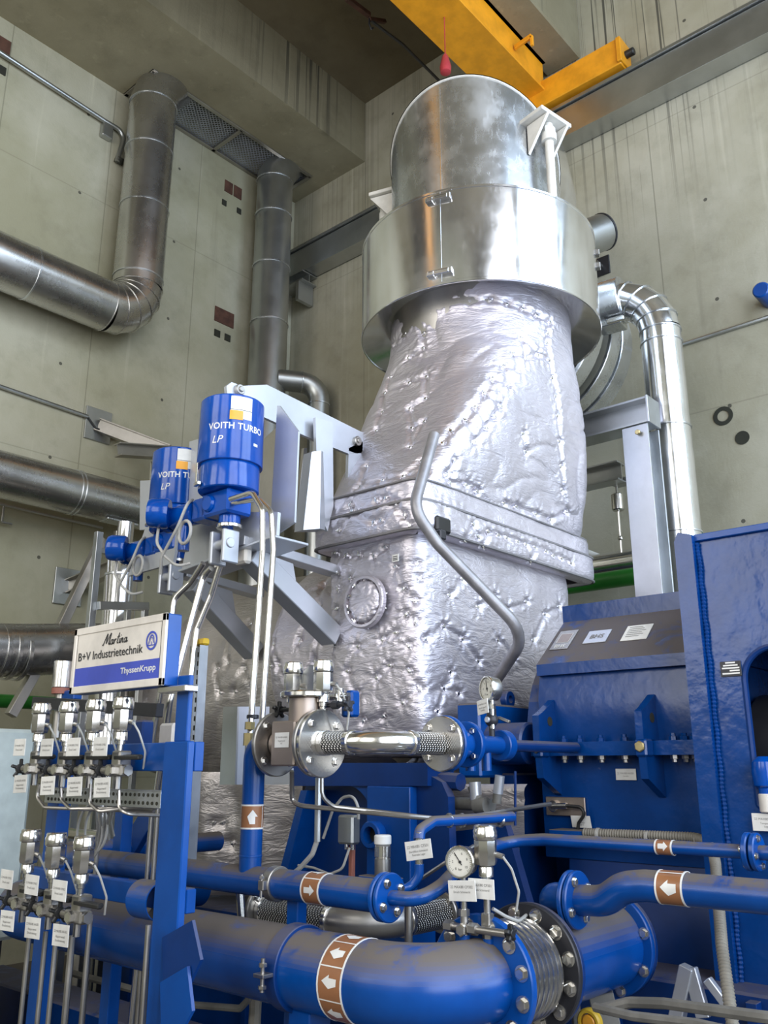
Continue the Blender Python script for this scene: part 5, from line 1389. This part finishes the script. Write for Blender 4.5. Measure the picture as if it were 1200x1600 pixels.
m = MB().cyl(q+V((0,.012,-.075)), q+V((0,.012,-.05)), .008, 10).cyl(q+V((0,-.022,-.075)), q+V((0,-.022,-.05)), .009, 10); add('cable_gland', m, M['steel'], t)
add('stem', MB().bar(q-Z*.055+V((.02,0,0)), q+V((.02,0,-.36)), .02, .02, .002, X), M['rubber'], t)
# grey steam pipes and fittings in the gap right of the pedestal
t = thing('drain_pipe', 'dusty grey drain pipe assembly with fittings in the gap between pedestal and gearbox', 'pipe', (3.5, 2.6, 1.4))
m = MB().tube([at(668,1253,x=3.45), at(770,1258,x=3.45)], .028, 14).tube([at(738,1228,x=3.4), at(752,1262,x=3.4)], .024, 14).tube([at(780,1215,x=3.4), at(776,1255,x=3.4)], .02, 14).cyl(at(752,1258,x=3.4)-Y*.03, at(752,1258,x=3.4)+Y*.03, .035, 16)
add('pipe', m, M['grey'], t)
add('sleeve', MB().tube([at(742,1222,x=3.4), at(744,1250,x=3.4)], .027, 12), M['plate'], t); add('sleeve', MB().tube([at(781,1212,x=3.4), at(778,1240,x=3.4)], .022, 12), M['plate'], t)
rows = [[at(650+j*6, 1225+i*6, x=3.62) for j in range(30)] for i in range(16)]
quilt('hanging_cloth', rows, turb, M['fabd'], [], .03, .02, 51.0, closed=False, edge=.1, axis_c=lambda p: p+V((1,0,0)))
wirething('blue_tube', [V((3.42,3.0,1.60)), at(720,1222,x=3.4)], .04, 'bluedark', 'short dark blue pipe lying under the upper hose beside the pedestal', 'pipe')
wirething('thin_tube', [at(805,1205,x=3.5), at(805,1290,x=3.5)], .006, 'bluedark', 'thin upright tube in the gap left of the gearbox', 'tube')
# ---------------------------------------------------------------- gearbox
gb = thing('gearbox', 'blue ribbed gearbox casing with a bolted flange right of the insulated turbine', 'gearbox', (4.5, 1.95, .8))
GY0, GY1, GCX = 1.40, 2.35, 4.50
def sym(pts):
    return pts + [(2*GCX-x, z) for x, z in reversed(pts)]
def extr(pts, y0, y1, mat, name, parent=None, t=None):
    m = MB(); m.prism([V((x, y0, z)) for x, z in pts], V((0, y1-y0, 0))); return add(name, m, M[mat], parent or gb, sharp=28)
up_ = [(3.86,1.76),(3.85,1.86),(3.855,1.98),(3.875,2.09)]
extr(sym(up_), GY0, GY1, 'bluebox', 'upper_casing')
extr(sym([(3.842,2.085),(3.842,2.140),(4.16,2.405)]), GY0, GY1-.005, 'bluebox', 'sloped_panel')
extr(sym([(4.14,2.385),(4.14,2.475)]), GY0, GY1+.0, 'bluebox', 'top_cover')
extr(sym([(3.78,1.70),(3.78,1.762)]), GY0, GY1+.05, 'bluewave', 'joint_flange')
extr(sym([(3.89,1.24),(3.88,1.70)]), GY0, GY1+.02, 'bluebox', 'lower_casing')
extr(sym([(3.84,.86),(3.90,1.24)]), GY0-.1, GY1-.1, 'bluedark', 'foot')
# curved end cover on the turbine side
m = MB(); pts = []
for i in range(21):
    a = PI*i/20; pts.append(V((GCX-.655*math.cos(a), GY1, 1.72+.62*math.sin(a)**.8)))
m.prism(pts, V((0,.07,0))); add('end_cover', m, M['bluebox'], gb)
for yy in (2.26, 1.74):
    for zz, h0, h1 in ((1.762,.17,.02),):
        m = MB().prism([V((3.70,yy,1.765)), V((3.70,yy,1.885)), V((3.745,yy,1.905)), V((3.85,yy,1.965)), V((3.86,yy,1.765))], V((0,.035,0)))
        m.box((3.735,yy+.0175,1.73), (.075,.055,.075), .008)
        m.prism([V((3.71,yy,1.70)), V((3.72,yy,1.60)), V((3.88,yy,1.52)), V((3.88,yy,1.70))], V((0,.035,0)))
        lug = add('lifting_lug', m, M['bluewave'], gb)
        add('eye', MB().cyl((3.80,yy-.002,1.86),(3.80,yy+.002+.035,1.86),.022,20), M['pocket'], lug)
        add('nut', MB().hexbolt((3.70,yy+.0175,1.735), -X, .024, .014), M['brass'], lug)
m = None
for px in (880,905,938,975,1010,1052,1070,1086):
    y_ = at(px,1185,x=3.80).y
    for z_, d in ((1.762, Z), (1.70, -Z)):
        b_ = MB().lathe([(0,0),(.018,0),(.018,.016),(.012,.018),(.012,.03),(0,.032)], (3.815,y_,z_), d, 6)
        add('flange_bolt', b_, M['steeld'] if d.z < 0 else M['bluewave'], gb)
# plates on the sloped panel
sl = V((.318,0,.265)).normalized(); sn = V((-sl.z,0,sl.x))
def panel_plate(px, py, w, h, mat, name='rating_plate'):
    c = at(px, py, x=4.0); c.z = 2.140+(c.x-3.842)*.265/.318
    c = at(px, py, z=c.z); c = V((3.842+(c.z-2.140)*.318/.265, c.y, c.z)) if abs(c.x-(3.842+(c.z-2.14)*1.2))>.03 else c
    o = add(name, MB().box(c+sn*.003, (w,h,.004), .001, (-Y,sl,sn)), M[mat], gb); return o, c+sn*.0055
o, c = panel_plate(903,1005,.105,.17,'steeld')
m = MB()
for a_, b_, c_, d_ in ((-.036,-.03,.036,-.027),(-.036,.052,.036,.055),(-.036,-.03,-.033,.055),(.033,-.03,.036,.055)): flat_poly(m, [(a_,b_),(c_,b_),(c_,d_),(a_,d_)], c, -Y, sl)
flat_marks(m, fit(text_geo('BHS',1,0,1,.02), .06, .03), c-sl*.06, -Y, sl); add('lettering', m, M['white'], o)
m = MB(); flat_poly(m, [(-.033,-.027),(.033,-.027),(.033,.052),(-.033,.052)], c, -Y, sl, .0004); add('stamped_field', m, M['brown'], o)
o, c = panel_plate(950,999,.125,.11,'plate'); m = MB(); flat_marks(m, fit(text_geo('BHS',1,.1,1,.02), .075, .035), c, -Y, sl); add('lettering', m, M['inkgrey'], o)
o, c = panel_plate(1012,993,.135,.13,'white'); m = MB()
for i in range(6): flat_poly(m, [(-.05,.045-i*.016),(.02+.03*((i*37)%5)/5,.045-i*.016),(.02+.03*((i*37)%5)/5,.049-i*.016),(-.05,.049-i*.016)], c, -Y, sl)
add('lettering', m, M['inkgrey'], o)
name_plate(gb, at(978,1210,x=3.875), -Y, Z, .10, .05, ('22 MAX80 AX001', 'Getriebe'))
c = at(884,1260,x=3.875)
o = add('sensor_plate', MB().box(c, (.012,.21,.085), .004), M['brown'], gb)
add('sensor', MB().cyl(c+V((-.03,.055,0)), c+V((0,.055,0)), .026, 20, .004).cyl(c+V((-.025,.06,.0)), c+V((-.025,-.02,.004)), .014, 14), M['steel'], o)
add('cable', MB().tube([c+V((-.025,-.02,.004)), c+V((-.03,-.10,.0)), c+V((-.03,-.115,-.03)), c+V((-.03,-.08,-.07)), c+V((-.03,-.07,-.12)), c+V((-.03,-.12,-.16))], .008, 8, .03), M['black'], o)
name_plate(gb, at(908,1284,x=3.865), -Y, V((-.25,0,1)), .10, .055, ('', 'Temperatur', 'Lager 3'))
m = MB(); a, b = at(868,1300,x=3.82), at(1120,1312,x=3.82); m.bar(a, b, .12, .03); add('ledge', m, M['bluedust'], gb)
# ribbed flexible conduit along the ledge and down
def corrugated(m, pts, r, fil, pitch=.012):
    path = path_fillet([V(p) for p in pts], fil, 8); d = [0]
    for a, b in zip(path, path[1:]): d.append(d[-1]+(b-a).length)
    n = int(d[-1]/pitch)*2; out = []; j = 0
    for i in range(n+1):
        t_ = d[-1]*i/n
        while j < len(d)-2 and d[j+1] < t_: j += 1
        out.append(path[j].lerp(path[j+1], (t_-d[j])/max(1e-6, d[j+1]-d[j])))
    return m.tube(out, lambda u: r*(1.0 if int(round(u*n)) % 2 else .80), 14)
t = thing('flexible_conduit', 'grey ribbed flexible conduit lying along the gearbox ledge and hanging down at right', 'conduit', (3.5,1.6,.8))
add('tube', corrugated(MB(), [at(912,1301,x=3.77), at(1085,1308,x=3.77), at(1112,1318,x=3.72), at(1118,1350,x=3.5), at(1128,1480,x=3.2), at(1150,1640,x=3.0)], .021, .10), M['conduit'], t)
m = MB()
for px, py in ((935,1303),(1012,1308),(1090,1312)):
    q = at(px,py,x=3.77); m.ring(q-Y*.008, q+Y*.008, .021, .026, 20, .002)
add('clip', m, M['lightgrey'], t)
# ---------------------------------------------------------------- generator end plate on the right
t = thing('coupling_housing', 'tall blue welded end plate with a dark oval opening at the right edge', 'housing', (3.75, 1.1, .8))
FX = 3.72; yL = at(1112,1100,x=FX).y; zT = at(1112,838,x=FX).z; zB = .80; yR = .15
hy0, hy1, hz0, hz1, hr = .45, at(1166,1100,x=FX).y, at(1190,1272,x=FX).z, at(1200,1015,x=FX).z+.015, .13
outer = [(yL,zT),(yL,zB),(yR,zB),(yR,zT)]
def rr(y0, y1, z0, z1, r, n=8):
    out = []
    for cy, cz, a0 in ((y1-r,z1-r,0),(y1-r,z0+r*.3,-PI/2),(y0+r,z0+r*.3,PI),(y0+r,z1-r,PI/2)):
        rz_ = r if cz > (z0+z1)/2 else r*.3
        seq = [a0 + (PI/2)*i/n for i in range(n+1)]
        out.append([(cy+r*math.cos(a), cz+rz_*math.sin(a)) for a in seq])
    q1, q4, q3, q2 = out
    return list(reversed(q1)) + list(reversed(q4)) + list(reversed(q3)) + list(reversed(q2))
inner = rr(hy0, hy1, hz0, hz1, hr)
m = MB(); n = len(inner)
oc = [(min(max(y+(y-(hy0+hy1)/2)*50, yR), yL), min(max(z+(z-(hz0+hz1)/2)*50, zB), zT)) for y, z in inner]
for k, xx in enumerate((FX, FX+.05)): m.v += [V((xx,y,z)) for y, z in inner] + [V((xx,y,z)) for y, z in oc]
for i in range(n):
    j = (i+1) % n
    m.f += [(i,j,n+j,n+i), (2*n+i,2*n+j,3*n+j,3*n+i), (i,j,2*n+j,2*n+i), (n+i,n+j,3*n+j,3*n+i)]
add('end_plate', m, M['bluewave'], t)
add('rim', MB().tube([V((FX+.01,y,z)) for y, z in inner+inner[:1]], .014, 8, cap=False), M['bluedark'], t)
m = MB(); zz = zT+.02
m.prism([V((FX-.05,yL+.075,zB)), V((FX-.05,yL+.075,zz-.03)), V((FX-.05,yL+.055,zz+.01)), V((FX-.05,yL-.005,zz-.01)), V((FX-.05,yL-.005,zB))], V((.06,0,0)))
add('edge_bar', m, M['bluewave'], t)
add('top_flange', MB().span((FX-.02,yR,zT-.015),(FX+.7,yL,zT+.015),.003), M['blue'], t)
m = MB()
for i in range(110):
    z = zB+.03+i*(zT-zB-.06)/109; m.ball((FX-.012, yL-.012+.002*math.sin(i*7), z), .012, 8)
o = add('weld_bead', m, M['bluewave'], t); o['kind'] = 'stuff'
add('back_wall', MB().span((FX+.05,yR,zB),(FX+.75,yR+.02,zT),0).span((FX+.7,yR,zB),(FX+.75,yL,zT),0).span((FX+.05,yL-.02,zB),(FX+.75,yL,zT),0), M['bluedark'], t)
add('coupling_drum', MB().cyl((FX+.45,hy0-.1,1.72),(FX+.45,hy1+.1,1.72),.24,36,.02).cyl((FX+.45,.75,1.72),(FX+.45,.86,1.72),.30,36,.01), M['blackst'], t)
np_ = at(1142,1045,x=FX-.004)
o = add('rating_plate', MB().box(np_, (.004,.085,.062), .001), M['blackst'], t)
m = MB()
for i, (a, b) in enumerate(((-.02,.02),(-.03,.03),(-.036,.036),(-.005,.036),(-.036,.036))): flat_poly(m, [(a,.022-i*.011),(b,.022-i*.011),(b,.028-i*.011),(a,.028-i*.011)], np_-X*.002, -Y, Z)
add('lettering', m, M['white'], o)
q = at(1196,1215,x=FX-.02)
o = add('oil_fitting', MB().lathe([(0,-.12),(.03,-.12),(.03,-.04),(.045,-.03),(.05,.02),(.045,.06),(.02,.08),(0,.08)], q, Z, 24), M['bright'], t)
add('collar', MB().cyl(q-Z*.13, q-Z*.06, .034, 20, .004), M['cream'], o)
name_plate(t, at(1198,1285,x=FX-.03), -Y, Z, .11, .065, ('22 MAX80 CT305', 'Temperatur', 'Lager'))
# ---------------------------------------------------------------- large blue main pipe with elbow, bellows and tee
QX, QZ, QR, EY, ER = 2.28, 1.0, .124, 1.80, .23
FX1 = 2.53   # face of the elbow flange
t = thing('main_oil_pipe', 'large dusty blue pipe curving in the foreground, with a brown arrow label', 'pipe', (QX, 2.2, QZ-.2))
el = path_fillet([V((3.45,4.45,QZ)), V((QX,4.45,QZ)), V((QX,EY+ER+.02,QZ))], .25, 8) + [V((QX+ER*(1-math.cos(a)), EY+ER*math.cos(a+PI/2)+ER-ER*0 if False else EY+ER-ER*math.sin(a), QZ)) for a in [PI/2*i/16 for i in range(17)]] + [V((FX1,EY,QZ))]
add('pipe', MB().tube(el, QR, 56), M['bluedust'], t)
ym = at(533,1530,x=QX-.1).y
flow_marker(t, (QX,ym+.03,QZ), Y, (-1,0,.1), QR, .10, 9)
yc_ = at(432,1500,x=QX-.1).y
m = MB().ring((QX,yc_-.03,QZ),(QX,yc_+.03,QZ),QR,QR+.012,56,.003)
sad = add('pipe_clamp', m, M['bluedark'], t)
add('clamp_bolt', MB().box((QX-QR-.03,yc_+.0,QZ-.0),(.05,.05,.012),.002).cyl((QX-QR-.035,yc_,QZ-.05),(QX-QR-.035,yc_,QZ+.05),.007,10).hexbolt((QX-QR-.035,yc_,QZ+.025),Z,.014,.012).hexbolt((QX-QR-.035,yc_,QZ-.03),-Z,.014,.012), M['steeld'], sad)
add('support_leg', MB().span((QX-.05,yc_-.11,0),(QX+.05,yc_-.01,QZ-QR+.01),.004), M['blue'], t)
add('support_leg', MB().span((QX-.03,yc_-.62,0),(QX+.05,yc_-.54,QZ-QR+.01),.004), M['bluedark'], t)
flange(t, (FX1+.005,EY,QZ), -X, .195, .028, 12, 'blue', br=.018, rb=.163, phase=.26)
t = thing('pipe_bellows', 'steel expansion bellows between the blue flange and the black flange', 'bellows', (FX1+.15,EY,QZ-.2))
pr = [(.10,0),(.135,0)]
for i in range(7): pr += [(.128,.03+i*.028),(.160,.040+i*.028),(.160,.048+i*.028),(.128,.058+i*.028)]
pr += [(.135,.25),(.10,.25)]
add('bellows', MB().lathe(pr, (FX1+.018,EY,QZ), X, 56), M['steel'], t)
flange(t, (FX1+.278,EY,QZ), -X, .200, .024, 12, 'blackst', br=.018, rb=.168, phase=.26)
add('backing_flange', MB().cyl((FX1+.291,EY,QZ),(FX1+.311,EY,QZ),.198,56,.003), M['bluedark'], t)
t = thing('pipe_tee', 'thick blue dusty pipe stub with an end flange right of the bellows', 'pipe', (3.2,EY,QZ-.2))
add('body', MB().cyl((FX1+.311,EY,QZ),(3.36,EY,QZ),.155,48), M['bluedust'], t)
flange(t, (3.37,EY,QZ), -X, .19, .024, 8, 'blue', br=.016, rb=.168, phase=.3)
flange(t, (3.396,EY,QZ), X, .19, .024, 8, 'bluedark', br=.016, rb=.168, phase=.3)
add('support_leg', MB().bar((3.2,EY-.05,.86),(3.28,EY-.18,0),.05,.09).bar((3.1,EY,.86),(3.12,EY-.02,0),.03,.03), M['grey'], t)
# S-bent pipe joining from the right
t = thing('side_pipe', 'blue S-bent pipe with a brown arrow label entering from the right', 'pipe', (2.9, 1.5, 1.1))
yE = at(902,1406,x=2.93).y; zE = at(902,1406,x=2.93).z
pe = [V((2.93,yE-.01,zE)), at(945,1408,x=2.92), at(975,1386,x=2.90), at(1010,1384,x=2.90), at(1210,1403,x=2.90), V((2.90,-1.2,at(1210,1403,x=2.90).z))]
add('pipe', MB().tube(pe, .050, 32, .14, 8), M['bluedust'], t)
q = at(1048,1389,x=2.87); flow_marker(t, q+X*.03, Y, (-.95,-.3,.1), .0508, .085, 3)
flange(t, (2.93,yE,zE), -Y, .095, .018, 4, 'blue', br=.013, rb=.07, phase=.5)
flange(t, (2.93,yE+.022,zE), -Y, .095, .018, 0, 'blue')
add('elbow', MB().tube([V((2.93,yE+.03,zE)), V((2.95,yE+.12,zE)), V((3.06,yE+.14,1.10))], .05, 28, .08), M['blue'], t)
# gauge and transmitter on the elbow
def stub(x, y, h): return MB().cyl((x,y,QZ+.10),(x,y,h),.017,18)
c1 = at(718,1347,x=2.46)
g1 = gauge('lower round pressure gauge with white dial above the large blue pipe elbow', c1, (-.97,-.22,0), .050, .055, 125, .30, 1.1)
st = V((c1.x+.027, c1.y+.006, 0))
name_plate(g1, at(722,1392,x=2.455), V((0,-1,.07)), Z, .108, .062, ('22 MAX80 CP302', 'Druck Schmieröl', ''))
mf = add('valve_manifold', MB().cyl((st.x,st.y,1.13),(st.x,st.y,1.20),.013,12).lathe([(0,0),(.018,0),(.018,.02),(0,.02)],(st.x,st.y,1.19),Z,6).cyl((st.x,st.y+.06,1.155),(st.x,st.y-.16,1.155),.012,12).lathe([(0,0),(.019,0),(.019,.03),(0,.03)],(st.x,st.y+.045,1.155),Y,6).lathe([(0,0),(.019,0),(.019,.03),(0,.03)],(st.x,st.y-.05,1.155),Y,6), M['steeld'], g1)
add('hex_plug', MB().hexbolt((st.x-.01,st.y,1.15), -X, .02, .016), M['steel'], mf)
m = MB(); knob(m, (st.x,st.y-.175,1.158), Y, .026); add('valve_knob', m, M['black'], mf)
add('stub', MB().cyl((st.x,st.y,QZ+.08),(st.x,st.y,1.135),.017,18), M['blue'], g1)
p = at(759,1345,x=2.52); p.z -= .17
tt = clone(first, p, 'single steel transmitter beside the lower round gauge above the blue elbow'); tt['group'] = 'transmitters by the lower gauge'
for ch in list(tt.children):
    if ch.name.startswith(('name_plate','valve_manifold')):
        for g in list(ch.children): bpy.data.objects.remove(g)
        bpy.data.objects.remove(ch)
name_plate(tt, at(752,1389,x=2.475), V((0,-1,.02)), Z, .10, .06, ('22 MAX80 CP301', 'Druck Schmieröl', ''))
add('valve_manifold', MB().cyl(p+Z*-.07, p+Z*.07, .011, 12).lathe([(0,0),(.018,0),(.018,.025),(0,.025)], p-Z*.06, Z, 6).box(p-Z*.01,(.03,.035,.05),.004), M['steeld'], tt)
add('stub', MB().cyl((p.x,p.y,QZ+.08),(p.x,p.y,p.z-.06),.017,18), M['blue'], tt)
o = add('grey_post', MB().cyl(at(638,1395,x=2.55), V((at(638,1395,x=2.55).x, at(638,1395,x=2.55).y, .9)), .014, 14), M['steeld']); tag(o, 'thin grey post standing behind the large blue pipe under the small flange', 'post')
wirething('steel_tube', [at(600,1395,x=2.7), at(640,1385,x=2.7), at(700,1345,x=2.7), at(740,1322,x=2.85)], .007, 'steeld', 'thin steel tube running along the bent blue feed pipe', 'tube')
wirething('grey_cable', [at(770,1420,x=2.6), at(790,1432,x=2.65), at(810,1440,x=2.7), at(835,1420,x=2.9)], .006, 'lightgrey', 'thin grey cable right of the lower gauge manifold', 'cable', 'cables at the pedestal')
# lower right: hoses, grating and steel offcuts on the floor frame
for pts, r, lb in (([at(940,1577,x=2.75), at(985,1566,x=2.75), at(1040,1568,x=2.7), at(1200,1590,x=2.6), at(1300,1600,x=2.6)], .016, 'upper grey hose lying low at the lower right'),
                   ([at(930,1574,x=2.7), at(990,1588,x=2.65), at(1090,1600,x=2.6), at(1200,1625,x=2.5)], .014, 'lower grey hose lying low at the lower right')):
    wirething('grey_hose', pts, r, 'grey', lb, 'hose', 'grey hoses at the lower right', .08)
t = thing('hose_reel', 'yellow ringed valve wheel half visible at the bottom behind the black flange', 'valve', at(925,1590,x=2.9))
q = at(922,1597,x=3.05); add('ring', MB().ring(q-X*.015, q+X*.015, .03, .045, 28, .006), M['yellow'], t); add('hub', MB().cyl(q-X*.015, q+X*.02, .025, 20, .004), M['amber'], t)
t = thing('floor_grating', 'steel walkway grating low behind the hoses at the lower right', 'grating', (4.0,1.2,.3))
m = MB()
for i in range(16): m.span((3.5, .5+i*.07, .52), (4.6, .512+i*.07, .56), 0)
for i in range(8): m.span((3.5+i*.14, .45, .525), (3.51+i*.14, 1.65, .555), 0)
add('bars', m, M['strut'], t)
m = MB().span((3.46,.45,.0),(3.5,1.7,.56),.003).span((4.6,.45,0),(4.64,1.7,.56),.003); add('side_frame', m, M['plate'], t)
t = thing('steel_trestle', 'pale steel foot struts under the gearbox at the lower right', 'trestle', (3.4,1.5,0))
m = MB().bar(at(1075,1510,x=3.4), at(1058,1590,x=3.4), .05, .05).bar(at(1078,1512,x=3.4), at(1100,1590,x=3.4), .03, .05).bar(at(1105,1530,x=3.4), at(1150,1590,x=3.4), .03, .03)
a = at(1058,1590,x=3.4); m.bar(a, V((a.x,a.y,0)), .05,.05,.003,X); add('strut', m, M['plate'], t)
# dim pipework under the main pipe at the left
for i, (pts, r, mt, lb) in enumerate((
    ([at(300,1532,x=2.6), at(350,1540,x=2.6), at(372,1528,x=2.6)], .013, 'grey', 'upper bent grey tube under the large blue pipe'),
    ([at(300,1570,x=2.6), at(375,1576,x=2.6), at(390,1560,x=2.6), at(392,1530,x=2.6)], .014, 'grey', 'lower bent grey tube under the large blue pipe'),
    ([at(130,1480,x=3.2), at(230,1508,x=3.2)], .02, 'steeld', 'dim steel pipe low behind the left rack posts, upper'),
    ([at(110,1520,x=3.2), at(260,1560,x=3.2)], .02, 'grey', 'dim steel pipe low behind the left rack posts, middle'),
    ([at(100,1560,x=3.2), at(260,1600,x=3.2)], .018, 'grey', 'dim steel pipe low behind the left rack posts, lower'),
    ([at(375,1395,x=3.0), at(378,1440,x=3.0)], .02, 'steel', 'short upright steel pipe behind the blue pipes left of the lower hose'),
    ([at(402,1500,x=2.7), at(396,1640,x=2.7)], .025, 'conduit', 'upright brown grey pipe under the clamp of the large blue pipe'))):
    wirething('floor_pipe', pts, r, mt, lb, 'pipe', 'pipes below the main pipe')
t = thing('blue_beam', 'slanting dark blue steel strut behind the left blue posts', 'beam', (3.0,3.9,.8))
add('strut', MB().bar(at(236,1272,x=2.9), at(195,1340,x=2.9), .04, .12), M['bluedark'], t)
o = add('silver_pipe', MB().tube([at(95,1300,x=3.3), at(165,1308,x=3.3)], .035, 20), M['steel']); tag(o, 'short bright pipe seen between the two rows of transmitters', 'pipe')
# dark skid under the turbine
o = add('floor_beam', MB().span((2.85,2.2,0),(3.12,6.0,.42),.01), M['bluedark']); tag(o, 'long dark blue floor beam under the pipes at the left', 'beam')
# ---------------------------------------------------------------- light: daylight through the windows
sc = bpy.context.scene
w = bpy.data.worlds.new('daylight'); sc.world = w; w.use_nodes = True
w.node_tree.nodes['Background'].inputs[0].default_value = (0.42, 0.62, 1.0, 1); w.node_tree.nodes['Background'].inputs[1].default_value = 0.8
def daylight(name, loc, rot, sx, sy, watts, col):
    l = bpy.data.lights.new(name, 'AREA'); l.shape = 'RECTANGLE'; l.size = sx; l.size_y = sy; l.energy = watts; l.color = col
    o = bpy.data.objects.new(name, l); C.objects.link(o); o.location = loc; o.rotation_euler = rot; return o
daylight('daylight', ((W1[0][0]+W1[0][1])/2, YR-.28, 5.2), (PI/2, 0, 0), W1[0][1]-W1[0][0], 8.4, 560, (0.92, 0.95, 1.0))
daylight('daylight', ((W1[1][0]+W1[1][1])/2, YR-.28, 5.2), (PI/2, 0, 0), W1[1][1]-W1[1][0], 8.4, 720, (0.68, 0.82, 1.0))
for a, b, z0, z1 in W2:
    daylight('daylight', (XS-.28, (a+b)/2, (z0+z1)/2), (PI/2, 0, -PI/2), b-a, z1-z0, 210, (1.0, 0.95, 0.86))
vs = sc.view_settings
vs.view_transform = 'Standard'; vs.look = 'None'; vs.gamma = 1.0; vs.use_curve_mapping = False
vs.exposure = 0.08
sc.cycles.max_bounces = 8; sc.cycles.diffuse_bounces = 4; sc.cycles.glossy_bounces = 4
sc.cycles.caustics_reflective = False; sc.cycles.caustics_refractive = False
sc.cycles.use_denoising = True
sc.cycles.sample_clamp_indirect = 6.0
